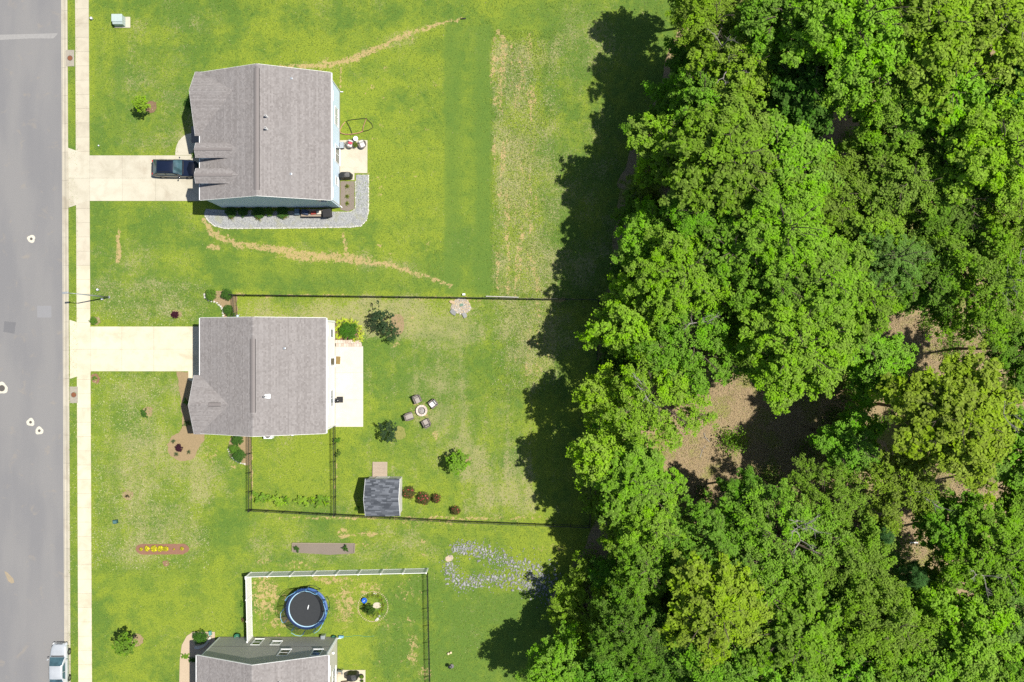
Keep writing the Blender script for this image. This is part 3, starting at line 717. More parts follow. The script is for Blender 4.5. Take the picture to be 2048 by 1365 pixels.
downspout(B, db['wx1']+0.08, db['wy1']-0.12, 5.4, 0.2, 0.1); downspout(B, db['wx1']+0.08, db['wy0']+0.12, 5.4, 0.3, 0)
MB().box(db['wx0']-0.07, db['wx0']+.02, -U(52), -U(-34), 0.28, 2.4).build('garage_door', mat_trim, B, world=True)
vent_pipe(B, 534, 793, 7.6, 0.75, 0.10, 'flue_pipe'); roof_vent(B, 569, 697, 6.95)
# --- bottom house
C, dc = house('house', 'bottom house with taupe siding cut by the photo edge', -590, -344, 588, 806, -471.5, 5.5, 8.0, mat_side_c, (628, 790), 30)
for xv, zc, w, h in ((-500.3, 1.53, 0.80, 1.45), (-461.8, 1.83, 0.85, 0.85), (-432.6, 4.36, 0.90, 1.45), (-370.9, 4.36, 0.85, 1.45)):
    window(C, (U(xv), dc['wy1'], zc), (-1, 0, 0), (0, 1, 0), w, h)
MB().box(dc['wx0']+.05, dc['wx1']-.05, dc['wy1']+0.0, dc['wy1']+0.032, 2.75, 2.83).build('belt_trim', M('belt_taupe', (.20,.19,.165), (.17,.16,.14)), C, world=True)
window(C, (dc['wx1'], -U(660), 1.65), (0, 1, 0), (1, 0, 0), 1.75, 1.4, 2)
window(C, (dc['wx1'], -U(632), 4.35), (0, 1, 0), (1, 0, 0), 0.9, 1.35)
lampw = MB().lathe([(0.02, 0), (0.12, 0.05), (0.14, 0.2), (0.02, 0.26)], 10, (dc['wx1']+0.14, -U(606), 2.3)).build('wall_lamp', mat_trim, C, world=True)
downspout(C, dc['wx1']+0.08, dc['wy1']-0.12, 5.4, 0.4, 0)
# low curved porch piece at its front corner
pb = MB(); pts = [P(391, 1291.5), P(404, 1289.5), P(413, 1284), P(421, 1272), P(425, 1273.5), P(417, 1286), P(409, 1293), P(398, 1297), P(391, 1296)]
pb.poly(pts, 0.0, 0.30); pb.build('porch_step', mat_conc_white, C, world=True)
vent_pipe(C, 560, 1363, 7.0, 0.5, 0.08)
# ------------------------------------------------------------------ vegetation
def make_leaf(name, rough=0.65, trans=0.38, spec=0.07):
    t = NT(name)
    oc = t.n.new('ShaderNodeObjectInfo').outputs['Color']; tn = t.attr('tone'); br = t.attr('sprig')
    c = t.hsv(oc, t.math('ADD', 0.485, t.math('MULTIPLY', br, 0.03)), t.math('ADD', 0.85, t.math('MULTIPLY', br, 0.25)), t.math('ADD', 0.62, t.math('MULTIPLY', tn, 0.76)))
    t.fin(c, rough, spec)
    tr = t.n.new('ShaderNodeBsdfTranslucent')
    c2 = t.hsv(c, 0.48, 1.1, 1.15); t.l.new(c2, tr.inputs['Color'])
    mx = t.n.new('ShaderNodeMixShader'); mx.inputs[0].default_value = trans
    t.l.new(t.b.outputs[0], mx.inputs[1]); t.l.new(tr.outputs[0], mx.inputs[2]); t.l.new(mx.outputs[0], t.out.inputs['Surface'])
    return t.m
mat_leaf = make_leaf('leaf')
mat_bark = M('bark', (0.13, 0.10, 0.075), (0.08, 0.06, 0.045), 9, 0.9, bump=0.7)
mat_dead = M('bare_wood', (0.33, 0.30, 0.27), (0.22, 0.20, 0.18), 9, 0.85)
mat_petal_red = M('petal_red', (0.42, 0.05, 0.07), (0.30, 0.03, 0.05), 20, 0.6)
mat_petal_yellow = M('petal_yellow', (0.80, 0.70, 0.015), (0.72, 0.60, 0.01), 20, 0.6)

def leaf_quads(Pc, Nn, size, rng, aspect=0.62):
    """rhombic leaves at points Pc with normals Nn -> verts, faces"""
    n = len(Pc)
    r = rng.normal(size=(n, 3)); a = np.cross(Nn, r); a /= np.linalg.norm(a, axis=1, keepdims=True)+1e-9
    b = np.cross(Nn, a); s = size[:, None]
    fold = Nn*s*0.18
    V = np.stack([Pc-a*s, Pc+b*s*aspect+fold, Pc+a*s, Pc-b*s*aspect+fold], 1).reshape(-1, 3)
    F = np.arange(4*n).reshape(n, 4)
    return V, F
def crown_mesh(name, seed, R=4.0, Hc=3.0, ncl=70, nlf=230, leaf=0.11, rc=(0.2, 0.34), low=-0.45, flat=0.6, lobes=0.22, spray=1.5):
    rng = np.random.default_rng(seed)
    ph = rng.uniform(0, 6.28, 4)
    C = []; RC = []
    k = 0; tries = 0
    while k < ncl and tries < 6000:
        tries += 1
        th = rng.uniform(0, 6.283); u = rng.uniform(low, 1.0)
        fr = rng.uniform(0.45, 1.0)**0.7
        lb = 1+lobes*(0.6*math.sin(3*th+ph[0])+0.5*math.sin(5*th+ph[1]+2*u)+0.35*math.sin(8*th+ph[2]))
        cz = math.sqrt(max(0, 1-u*u)) if u > 0 else math.sqrt(max(0, 1-u*u))*(1+u*0.3)
        rr = R*rng.uniform(*rc)
        p = np.array([R*lb*fr*cz*math.cos(th)*(1-rc[0]*0.8), R*lb*fr*cz*math.sin(th)*(1-rc[0]*0.8), Hc*fr*u])
        if C and np.min(np.linalg.norm((np.array(C)-p)*np.array([1, 1, 1.3]), axis=1)) < rr*0.55: continue
        C.append(p); RC.append(rr); k += 1
    C = np.array(C); RC = np.array(RC); ncl = len(C)
    ctone = rng.uniform(0.25, 0.75, ncl)
    cnt = np.maximum(20, (nlf*(RC/RC.mean())**2).astype(int))
    ci = np.repeat(np.arange(ncl), cnt); n = len(ci)
    d = rng.normal(size=(n, 3)); d /= np.linalg.norm(d, axis=1, keepdims=True)
    # sub sprigs inside each clump break its outline
    nsp = 14
    sd = rng.normal(size=(ncl, nsp, 3)); sd /= np.linalg.norm(sd, axis=2, keepdims=True); sd[:, :, 2] = np.abs(sd[:, :, 2])*0.9-0.25
    si = rng.integers(0, nsp, n)
    rad2 = C.copy(); rad2[:, 2] = 0; rad2 /= np.linalg.norm(rad2, axis=1, keepdims=True)+1e-6
    tan2 = np.stack([-rad2[:, 1], rad2[:, 0], 0*rad2[:, 0]], 1)
    al = (sd*rad2[:, None, :]).sum(2); at_ = (sd*tan2[:, None, :]).sum(2)
    sd = rad2[:, None, :]*(al*spray)[:, :, None]+tan2[:, None, :]*(at_*0.72)[:, :, None]+np.array([0, 0, 1.0])*(sd[:, :, 2]-0.22*np.maximum(al, 0)*spray)[:, :, None]
    base = sd[ci, si]*RC[ci][:, None]*0.80
    rad = rng.uniform(0, 1, n)**0.5*np.where(rng.random(n) < .12, 1.9, 1.0)
    p = C[ci]+(base+d*(rad*RC[ci]*0.33)[:, None])*np.array([1, 1, flat])
    out = p.copy(); out[:, 2] += Hc*0.5; out /= np.linalg.norm(out, axis=1, keepdims=True)+1e-9
    nn = np.array([0.14, 0.03, 0.95])+0.40*d+0.40*out+0.40*rng.normal(size=(n, 3))
    nn /= np.linalg.norm(nn, axis=1, keepdims=True)
    size = leaf*rng.uniform(0.6, 1.35, n)
    V, F = leaf_quads(p, nn, size, rng)
    sp = rng.uniform(0, 1, (ncl, nsp))[ci, si]
    tone = np.clip(ctone[ci]*0.55+sp*0.25+rng.normal(0.12, 0.16, n), 0, 1)
    me = mesh_quads(name, V, F, mat_leaf, dict(tone=np.repeat(tone, 4), sprig=np.repeat(np.clip(ctone[ci]*0.6+sp*0.4, 0, 1), 4)))
    return me, C, RC
def trunk_mesh(name, seed, R, Hc, hc, C, rad=0.2):
    """trunk and limbs reaching towards the leaf clumps (crown centre at height hc)"""
    rng = random.Random(seed); mb = MB()
    top = Vector((rng.uniform(-.3, .3), rng.uniform(-.3, .3), hc+Hc*0.55))
    pts = [Vector((0, 0, -0.2)), Vector((rng.uniform(-.1, .1), rng.uniform(-.1, .1), hc*0.35)), Vector((top.x*0.6, top.y*0.6, hc*0.75)), top]
    mb.tube(pts, rad, 8, rad*0.3)
    order = list(range(len(C))); rng.shuffle(order)
    for i in order[:24]:
        c = Vector(C[i])+Vector((0, 0, hc)); z = max(hc*0.4, c.z-rng.uniform(.5, .9)*(Vector((c.x, c.y)).length)-0.3)
        s = Vector((top.x*0.5, top.y*0.5, min(z, hc+Hc*0.3)))
        m = s.lerp(c, 0.55)+Vector((0, 0, 0.3)); mb.tube([s, m, c], rad*0.38, 5, rad*0.10)
        for q in range(2):
            e = c+Vector((rng.uniform(-1, 1), rng.uniform(-1, 1), rng.uniform(0, .6)))*R*0.14
            mb.tube([m.lerp(c, 0.5), e], rad*0.14, 4, rad*0.05)
    return mb.mesh(name, mat_bark, True)
def bare_mesh(name, seed):
    rng = random.Random(seed); mb = MB()
    def grow(p, d, l, r, k):
        q = p+d*l; mb.tube([p, p.lerp(q, .5)+Vector((rng.uniform(-1, 1), rng.uniform(-1, 1), 0))*l*.07, q], r, 4, r*.5)
        if k:
            for _ in range(3):
                grow(p.lerp(q, rng.uniform(.45, 1)), (d+Vector((rng.uniform(-.9, .9), rng.uniform(-.9, .9), rng.uniform(-.2, .4)))).normalized(), l*rng.uniform(.45, .7), r*.55, k-1)
    for _ in range(3):
        grow(Vector((0, 0, -0.6)), Vector((rng.uniform(-1, 1), rng.uniform(-1, 1), rng.uniform(.2, .7))).normalized(), 1.3, 0.045, 2)
    return mb.mesh(name, mat_dead)

KIND = {}   # name -> list of variants (crown mesh, trunk mesh, R, Hc)
HC0 = 10.0
def reg(kind, seeds, **kw):
    KIND[kind] = []
    for q, s in enumerate(seeds):
        kw2 = dict(kw); lf = (1.0, 1.25, 0.82, 1.1)[q % 4]; kw2['leaf'] = kw['leaf']*lf; kw2['nlf'] = int(kw['nlf']/lf**1.3)
        cm, C, RC = crown_mesh('crown_'+kind, s, **kw2)
        tm = trunk_mesh('trunk_'+kind, s, kw['R'], kw['Hc'], HC0, C, 0.2)
        KIND[kind].append((cm, tm, kw['R'], kw['Hc']))
reg('broad', (1, 2, 3, 14), R=4.2, Hc=3.8, ncl=100, nlf=330, leaf=0.115, rc=(0.15, 0.28), lobes=0.30, flat=0.5)
reg('big', (4, 5), R=6.0, Hc=4.4, ncl=150, nlf=380, leaf=0.135, rc=(0.11, 0.23), lobes=0.28, flat=0.5, spray=1.7)
reg('small', (6, 7), R=2.9, Hc=2.8, ncl=55, nlf=300, leaf=0.11, rc=(0.22, 0.34), lobes=0.28)
reg('loose', (8, 9), R=4.4, Hc=3.2, ncl=84, nlf=210, leaf=0.095, rc=(0.13, 0.26), lobes=0.36, low=-0.3, flat=0.45, spray=1.8)
reg('feather', (12, 13), R=4.4, Hc=3.4, ncl=130, nlf=260, leaf=0.085, rc=(0.11, 0.22), lobes=0.3, flat=0.4, spray=2.0)
BARE = [bare_mesh('bare_branch', 90), bare_mesh('bare_branch', 91)]

def pine_mesh(seed, R=2.8, Hc=4.5):
    rng = np.random.default_rng(seed); V = []; T = []
    n = 150
    for k in range(n):
        z = rng.uniform(-1, 1); rr = R*(1-(z+1)/2*0.75)*rng.uniform(0.3, 1); th = rng.uniform(0, 6.283)
        c = np.array([rr*math.cos(th), rr*math.sin(th), z*Hc-0.25*rr]); m = 110
        d = rng.normal(size=(m, 3)); d[:, 2] = np.abs(d[:, 2])*0.7; d /= np.linalg.norm(d, axis=1, keepdims=True)
        a = np.cross(d, rng.normal(size=(m, 3))); a /= np.linalg.norm(a, axis=1, keepdims=True)
        l = 0.34*rng.uniform(.7, 1.2, (m, 1)); w = 0.012
        c2 = c+rng.normal(size=(m, 3))*0.10
        V.append(np.stack([c2-a*w, c2+a*w, c2+d*l+a*w*.4, c2+d*l-a*w*.4], 1).reshape(-1, 3)); T.append(np.repeat(np.clip(rng.normal(.5, .2, m), 0, 1), 4))
    V = np.concatenate(V); F = np.arange(len(V)).reshape(-1, 4); T = np.concatenate(T)
    return mesh_quads('crown_pine', V, F, mat_leaf, dict(tone=T, sprig=T))
KIND['pine'] = []
for s in (31, 32):
    tm = MB(); tm.tube([(0, 0, -.2), (0, 0, 7), (0.1, 0, 14)], 0.17, 7, 0.04)
    rr_ = random.Random(s)
    for k in range(26):
        z = rr_.uniform(6, 13.6); th = rr_.uniform(0, 6.28); l = 2.6*(1-(z-5.5)/9*0.75)
        tm.tube([(0, 0, z), (l*math.cos(th), l*math.sin(th), z+.2)], 0.04, 4, 0.012)
    KIND['pine'].append((pine_mesh(s), tm.mesh('trunk_pine', mat_bark, True), 2.8, 4.5))

COLR = dict(lime=(0.208, 0.372, 0.020), bright=(0.180, 0.342, 0.020), green=(0.145, 0.290, 0.019), mid=(0.112, 0.234, 0.019), deep=(0.074, 0.170, 0.019),
            yellow=(0.200, 0.345, 0.020), gold=(0.228, 0.325, 0.022), olive=(0.158, 0.276, 0.022), blue=(0.100, 0.225, 0.058), grey=(0.145, 0.255, 0.040))
def tree(x, y, rpx, height, kind, col, label, bare=0, name='tree', group='woodland trees'):
    v = KIND[kind][rnd.randrange(len(KIND[kind]))]; cm, tm, R0, Hc0 = v
    hz = height*0.72
    k = S*(1-hz/CAMH); Rm = rpx*k*1.04; s = Rm/R0; sz = s*rnd.uniform(0.9, 1.1)
    hc = height-Hc0*sz*0.85
    p = P(x, y, hc)
    T = empty(name, (p.x, p.y, 0), rnd.uniform(0, 6.283), label, 'tree', group)
    c = COLR[col]; j = [rnd.uniform(.9, 1.1) for _ in range(3)]
    place('crown', cm, T, (0, 0, hc), (0, 0, 0), (s, s, sz), (c[0]*j[0], c[1]*j[1], c[2]*j[2]))
    if kind == 'pine': place('trunk', tm, T, (0, 0, 0), (0, 0, 0), (1, 1, (hc+Hc0*sz*0.9)/14))
    else: place('trunk', tm, T, (0, 0, 0), (0, 0, 0), (s, s, hc/HC0))
    for b in range(bare):
        a = rnd.uniform(0, 6.28); q = rnd.uniform(.1, .55)*Rm
        place('bare_branch', BARE[b % 2], T, (q*math.cos(a), q*math.sin(a), hc+Hc0*sz*0.78), (0, 0, rnd.uniform(0, 6.28)), (1.0,)*3)
    return T
TREES = [
 # along the lawn edge, from the top of the picture down
 (1400,  -28, 66, 12.5, 'broad', 'mid',   'dark green tree at the top edge where woodland meets lawn'),
 (1424,   50, 70, 14.5, 'broad', 'bright','bright lime tree near the top, leftmost of the sunlit woodland crowns'),
 (1478,  132, 90, 15.5, 'big',   'gold',  'yellow orange tinged tree with bare twigs near the top of the woodland', 2),
 (1400,  205, 62, 14, 'broad', 'green', 'green tree just below the orange tinged crown at the lawn edge'),
 (1330,  300, 68, 13, 'broad', 'bright','bright green tree leaning over the lawn beside the pale conifer'),
 (1286,  372, 46, 10, 'pine',  'grey',  'pale needled conifer standing out at the lawn edge'),
 (1448,  322, 112,18, 'big',   'green', 'broad dense green crown behind the pale conifer'),
 (1395,  428, 66, 15, 'broad', 'green', 'round green tree right of the pale conifer, lower side'),
 (1296,  478, 62, 12, 'broad', 'bright','bright green tree at the lawn edge above the fence corner'),
 (1360,  548, 88, 15, 'big',   'bright','large bright crown above the north fence line in the woods'),
 (1455,  505, 72, 16, 'broad', 'green', 'green crown between the large bright crown and the woodland middle'),
 (1262,  642, 78, 12, 'broad', 'lime',  'lime tree over the fence corner beside the stone pole shadow'),
 (1380,  690, 92, 14, 'loose', 'green', 'open airy tree below the small tan gap by the fence', 1),
 (1204,  792, 50, 10.5,'small','lime',  'small bright lime crown at the east fence, middle height'),
 (1310,  804, 90, 14, 'loose', 'bright','airy bright tree on the left rim of the tan clearing', 1),
 (1204,  912, 60, 11.5,'small','lime',  'lime crown at the east fence level with the garden shed'),
 (1272,  965, 80, 13, 'big',   'bright','bright dense tree on the lower left rim of the clearing'),
 (1306, 1046, 58, 13, 'broad', 'lime',  'lime crown right of the bottom fence corner'),
 (1252, 1075, 50, 10, 'small', 'green', 'small green crown just outside the bottom fence corner'),
 (1296, 1126, 72, 12, 'feather','olive','feathery olive tree below the bottom fence corner'),
 (1212, 1150, 40, 5.5,  'small', 'mid',   'low dark tree at the end of the stone swale'),
 (1180, 1228, 88, 6.5,'feather','olive','spreading olive tree whose branches reach the stone swale'),
 (1268, 1252, 80, 13, 'feather','mid',  'soft mid green tree right of the spreading olive tree'),
 (1118, 1338, 66, 10, 'broad', 'bright','bright tree at the bottom edge casting a long shadow on lawn'),
 (1215, 1345, 56, 11, 'small', 'mid',   'green tree at the bottom edge right of the bright one'),
 (1376,  118, 46, 7,  'small', 'mid',   'low shaded tree in the notch left of the orange tinged crown'),
 (1345,  205, 50, 8,  'small', 'green', 'low green tree at the lawn edge under the orange tinged crown'),
 (1296,  262, 42, 7,  'small', 'mid',   'low dark tree at the lawn edge above the pale conifer'),
 (1288,  420, 48, 7,  'small', 'mid',   'low dark tree at the lawn edge just below the pale conifer'),
 (1262,  552, 44, 6.5,'small', 'deep',  'low deep green tree just above the fence corner'),
 (1238,  716, 40, 6,  'small', 'deep',  'low deep green tree behind the fence below the corner lime tree'),
 (1232,  850, 40, 6,  'small', 'mid',   'low tree behind the fence between the two small lime crowns'),
 (1215, 1000, 44, 7,  'small', 'green', 'low green tree behind the fence above its bottom corner'),
 # clearing rim
 (1590,  692, 106,17, 'big',   'yellow','large yellow green crown on the top rim of the tan clearing'),
 (1470,  655, 52, 11, 'small', 'green', 'small green tree between the two tan gaps near the fence'),
 (1744,  728, 70, 13, 'broad', 'bright','bright lobed tree below the grassy gap with the rails'),
 (1908,  834, 118,18, 'big',   'yellow','very large yellow green crown near the right edge of the picture', 1),
 (1700,  882, 62, 12, 'broad', 'green', 'green tree on the right rim of the clearing'),
 (1795,  966, 78, 13, 'loose', 'olive', 'thin olive tree over bare ground below the very large crown', 1),
 (1652,  998, 74, 12, 'loose', 'olive', 'thin olive tree on the lower right rim of the clearing'),
 (1490,  996, 54, 11, 'broad', 'mid',   'upright dark green tree on the lower rim of the clearing'),
 (1424, 1072, 92, 14, 'feather','mid',  'feathery dark green tree below the clearing'),
 # centre of the wood
 (1500,  428, 60, 16, 'broad', 'bright','bright crown in the woodland middle above two dense greens'),
 (1560,  462, 92, 18, 'big',   'bright','dense bright crown in the middle of the upper woodland'),
 (1545,  575, 78, 16, 'broad', 'green', 'rounded green tree just above the yellow green clearing crown'),
 (1640,  565, 96, 17, 'big',   'bright','broad bright tree above the grassy gap, left side'),
 (1725,  594, 66, 15, 'broad', 'green', 'green tree directly above the grassy gap'),
 (1775,  520, 66, 16, 'feather','grey', 'greyish soft tree above the grassy gap'),
 (1850,  570, 66, 15, 'broad', 'mid',   'dark green tree above the right end of the grassy gap'),
 (1962,  560, 118,17, 'feather','green','wide tree with pale dead twigs near the right edge', 3),
 (2045,  700, 70, 14, 'broad', 'mid',   'dark tree cut by the right edge beside the grassy gap'),
 (2050,  990, 56, 13, 'broad', 'green', 'green tree cut by the right edge below the very large crown'),
 # upper right
 (1560,   40, 80, 18, 'broad', 'green', 'green tree at the top edge right of the orange tinged crown'),
 (1700,   55, 118,21, 'big',   'yellow','large golden green crown at the top of the woodland'),
 (1838,   70, 120,21, 'big',   'yellow','second large golden green crown from the right, at the top'),
 (1965,   65, 118,20, 'big',   'gold',  'orange gold crown with bare grey branches in the top right corner', 3),
 (1606,  185, 84, 16, 'broad', 'deep',  'deep green tree left of the dark hollow in the upper woodland'),
 (1740,  170, 82, 18, 'broad', 'yellow','yellow green tree right of the dark hollow'),
 (1878,  190, 98, 18, 'broad', 'yellow','yellow green tree under the large golden crowns'),
 (2020,  190, 92, 18, 'broad', 'deep',  'deep green tree cut by the right edge near the top'),
 (1545,  335, 96, 17, 'broad', 'bright','bright rounded tree below the dark hollow'),
 (1770,  275, 76, 15, 'broad', 'green', 'green tree at the lower right of the dark hollow'),
 (1860,  300, 70, 15, 'broad', 'mid',   'mid green tree left of the bright yellow edge crown'),
 (1990,  305, 104,19, 'big',   'lime',  'bright yellow lime crown at the right edge, upper half'),
 (1655,  395, 86, 15, 'broad', 'olive', 'dull olive tree in the middle of the upper woodland'),
 (1800,  372, 86, 16, 'broad', 'olive', 'golden olive tree with brownish top in the upper woodland'),
 (1720,  462, 82, 15, 'broad', 'bright','bright tree above the greyish soft tree'),
 (1898,  408, 92, 16, 'broad', 'mid',   'shaded mid green tree left of the right edge trees'),
 (2010,  440, 90, 17, 'feather','bright','soft bright tree at the right edge above the twiggy tree'),
 (1868,  490, 66, 14, 'broad', 'deep',  'deep green tree beside the twiggy tree'),
 # lower right
 (1560, 1078, 98, 15, 'loose', 'olive', 'tree with white dead branches below the clearing', 3),
 (1432, 1208, 100,16, 'big',   'yellow','yellow green crown in the lower woodland, left part'),
 (1522, 1180, 66, 14, 'broad', 'bright','bright green tree right of the lower yellow green crown'),
 (1350, 1275, 70, 13, 'broad', 'deep',  'deep green shaded tree in the lower left woodland'),
 (1430, 1322, 92, 15, 'broad', 'green', 'green tree at the bottom edge below the yellow green crown'),
 (1310, 1345, 66, 12, 'broad', 'mid',   'mid green tree at the bottom edge, lower left woodland'),
 (1585, 1265, 98, 16, 'big',   'green', 'large green crown in the lower middle woodland'),
 (1560, 1365, 80, 15, 'broad', 'bright','bright tree on the bottom edge, middle of the woodland'),
 (1690, 1128, 92, 14, 'broad', 'olive', 'olive tree left of the bluish pine'),
 (1752, 1064, 34, 13, 'pine',  'blue',  'slim bluish pine above the small sunny gap'),
 (1806, 1142, 52, 12, 'pine',  'blue',  'bluish soft needled pine beside the small sunny gap'),
 (1895, 1045, 66, 13, 'broad', 'green', 'green tree between the pine and the right edge'),
 (1985, 1105, 96, 15, 'big',   'green', 'large green crown at the right edge with bare twigs', 2),
 (1755, 1245, 92, 16, 'broad', 'olive', 'olive green tree below the bluish pine'),
 (1668, 1225, 70, 13, 'broad', 'deep',  'deep green tree in the shaded lower hollow'),
 (1920, 1262, 96, 16, 'broad', 'bright','bright lobed tree in the lower right corner area'),
 (2020, 1225, 80, 15, 'feather','grey', 'greyish tree cut by the right edge, lower part'),
 (1690, 1345, 84, 15, 'broad', 'green', 'green tree at the bottom edge below the shaded hollow'),
 (1815, 1350, 88, 16, 'broad', 'green', 'green tree at the bottom edge, second from the right corner'),
 (1945, 1365, 80, 15, 'broad', 'olive', 'olive tree at the bottom edge near the right corner'),
 (2045, 1345, 76, 15, 'broad', 'mid',   'mid green tree in the bottom right corner'),
 (1672,  130, 66, 14, 'broad', 'mid',   'mid green tree at the top of the dark hollow'),
 (2048,  900, 70, 14, 'broad', 'green', 'green tree on the right edge beside the very large crown'),
 (1842, 1195, 56, 11, 'small', 'mid',   'small tree just below the small sunny gap'),
 (1340, 1200, 46, 9,  'small', 'deep',  'small dark tree between the feathery olive and yellow green trees'),
]
for a in TREES: tree(*a)

# low undergrowth filling the shaded hollows: nobody could count its plants
def undergrowth():
    rng = np.random.default_rng(5); Vs = []; Ts = []; n0 = 0
    spots = []
    for _ in range(760):
        y = rng.uniform(-80, 1440); fx = np.interp(y, [p[1] for p in FOREST], [p[0] for p in FOREST])
        x = rng.uniform(fx+14, 2060)
        gx = 1024+(x-1024)*0.97; gy = y
        def inside(cx, cy, rx, ry): return ((x-cx)/rx)**2+((y-cy)/ry)**2 < 1
        if inside(1490, 880, 175, 140) or inside(1850, 690, 140, 50) or inside(1400, 632, 100, 26) or inside(1860, 980, 120, 40) or inside(1815, 1110, 50, 70): continue
        spots.append((x, y))
    for cx, cy in [(1460, 880), (1535, 950), (1610, 900), (1405, 985), (1850, 650), (1905, 700), (1800, 1090), (1870, 1000)]: spots.append((cx, cy))
    for x, y in spots:
        p = P(x, y, 0); r = rng.uniform(0.5, 2.0); h = rng.uniform(0.5, 3.2); m = int(130*r*r+60)
        d = rng.normal(size=(m, 3)); d /= np.linalg.norm(d, axis=1, keepdims=True)
        q = np.array([p.x, p.y, 0.15+h*0.4])+d*np.array([r, r, h*0.6])*rng.uniform(.3, 1, (m, 1))
        q[:, 2] = np.abs(q[:, 2])
        nn = np.array([0, 0, .8])+.5*d+.45*rng.normal(size=(m, 3)); nn /= np.linalg.norm(nn, axis=1, keepdims=True)
        V, F = leaf_quads(q, nn, 0.11*rng.uniform(.6, 1.3, m), rng); Vs.append(V); t0 = rng.uniform(.1, .7)
        Ts.append(np.repeat(np.clip(t0+rng.normal(0, .15, m), 0, 1), 4))
    V = np.concatenate(Vs); T = np.concatenate(Ts)
    me = mesh_quads('undergrowth', V, np.arange(len(V)).reshape(-1, 4), mat_leaf, dict(tone=T, sprig=T))
    o = place('undergrowth', me, None, color=(0.12, 0.22, 0.022))
    tag(o, 'low leafy undergrowth between the woodland trunks', 'undergrowth', kind='stuff')
undergrowth()

# --- garden plants
FOL = {}
def fol(kind, seed, **kw): FOL.setdefault(kind, []).append(crown_mesh('foliage_'+kind, seed, **kw)[0])
for s in (101, 102): fol('tree', s, R=1.0, Hc=1.0, ncl=34, nlf=55, leaf=0.085, rc=(0.24, 0.38), lobes=0.25)
for s in (103, 104): fol('dense', s, R=1.0, Hc=0.85, ncl=60, nlf=50, leaf=0.062, rc=(0.22, 0.32), lobes=0.10, low=-0.2)
for s in (105, 106): fol('wisp', s, R=1.0, Hc=1.1, ncl=46, nlf=36, leaf=0.055, rc=(0.14, 0.24), lobes=0.32)
for s in (107, 108): fol('sparse', s, R=1.0, Hc=0.7, ncl=16, nlf=20, leaf=0.14, rc=(0.2, 0.34), lobes=0.4)
def blades(seed, n=90, up=0.7, w=0.035, curl=0.5):
    rng = np.random.default_rng(seed); V = []; T = []
    for k in range(n):
        a = rng.uniform(0, 6.283); l = rng.uniform(.5, 1.0); e = rng.uniform(.15, 1.0)*l; c, s = math.cos(a), math.sin(a)
        z1 = up*l*rng.uniform(.5, 1); pts = [(0.03*c, 0.03*s, 0), (e*.5*c, e*.5*s, z1), (e*c, e*s, z1*(1-curl))]
        px, py = -s*w, c*w; t = rng.uniform(0, 1)
        (x0, y0, z0), (x1, y1, zz1), (x2, y2, z2) = pts
        V += [(x0-px*.5, y0-py*.5, z0), (x0+px*.5, y0+py*.5, z0), (x1+px, y1+py, zz1), (x1-px, y1-py, zz1)]
        V += [(x1-px, y1-py, zz1), (x1+px, y1+py, zz1), (x2+px*.2, y2+py*.2, z2), (x2-px*.2, y2-py*.2, z2)]; T += [t]*8
    V = np.array(V); return mesh_quads('foliage_blades', V, np.arange(len(V)).reshape(-1, 4), mat_leaf, dict(tone=np.array(T), sprig=np.array(T)))
FOL['blades'] = [blades(1), blades(2)]; FOL['hosta'] = [blades(3, 60, 0.6, 0.13, 0.6), blades(4, 60, 0.6, 0.13, 0.6)]
STEM = MB().tube([(0, 0, -0.05), (0.02, 0.01, 0.5), (0, 0, 1)], 0.04, 6, 0.02)
for a_ in range(6): STEM.tube([(0, 0, 0.45+0.06*a_), (0.35*math.cos(a_*1.1), 0.35*math.sin(a_*1.1), 0.85+0.05*a_)], 0.018, 4, 0.006)
STEM = STEM.mesh('stem', mat_bark, True)
def petals(n, seed, mat, r=1.0, size=0.06, z=0.7):
    rng = np.random.default_rng(seed); d = rng.normal(size=(n, 3)); d[:, 2] = np.abs(d[:, 2])*.8+.25; d /= np.linalg.norm(d, axis=1, keepdims=True)
    q = d*np.array([r, r, z])*rng.uniform(.8, 1.02, (n, 1)); nn = d+.3*rng.normal(size=(n, 3)); nn /= np.linalg.norm(nn, axis=1, keepdims=True)
    V, F = leaf_quads(q, nn, size*rng.uniform(.7, 1.3, n), rng, 0.9); return mesh_quads('petals', V, F, mat)
PET_R = petals(60, 1, mat_petal_red, size=0.085); PET_Y = petals(190, 2, mat_petal_yellow, size=0.095)
def plant(x, y, r, h, kind, color, label, cat='shrub', name=None, group=None, petal=None, trunk=None, dens=1):
    """x, y photo pixel of the foliage centre; r, h in metres; trunk = clear stem height for small trees"""
    t = trunk or 0.0; hc = t+h*0.5
    p = P(x, y, hc)
    R = empty(name or cat.replace(' ', '_'), (p.x, p.y, 0), rnd.uniform(0, 6.28), label, cat, group)
    v = FOL[kind]; me = v[rnd.randrange(len(v))]
    flat_kind = kind in ('blades', 'hosta')
    place('foliage', me, R, (0, 0, 0.02 if flat_kind else hc), (0, 0, 0), (r, r, h if flat_kind else h*0.5), color)
    place('trunk' if trunk else 'stem', STEM, R, (0, 0, 0), (0, 0, 0), (max(.5, r), max(.5, r), max(0.2, hc)))
    if petal is not None: tag(place('flowers', petal, R, (0, 0, hc), (0, 0, 0), (r, r, h*0.5)), kind='stuff')
    return R
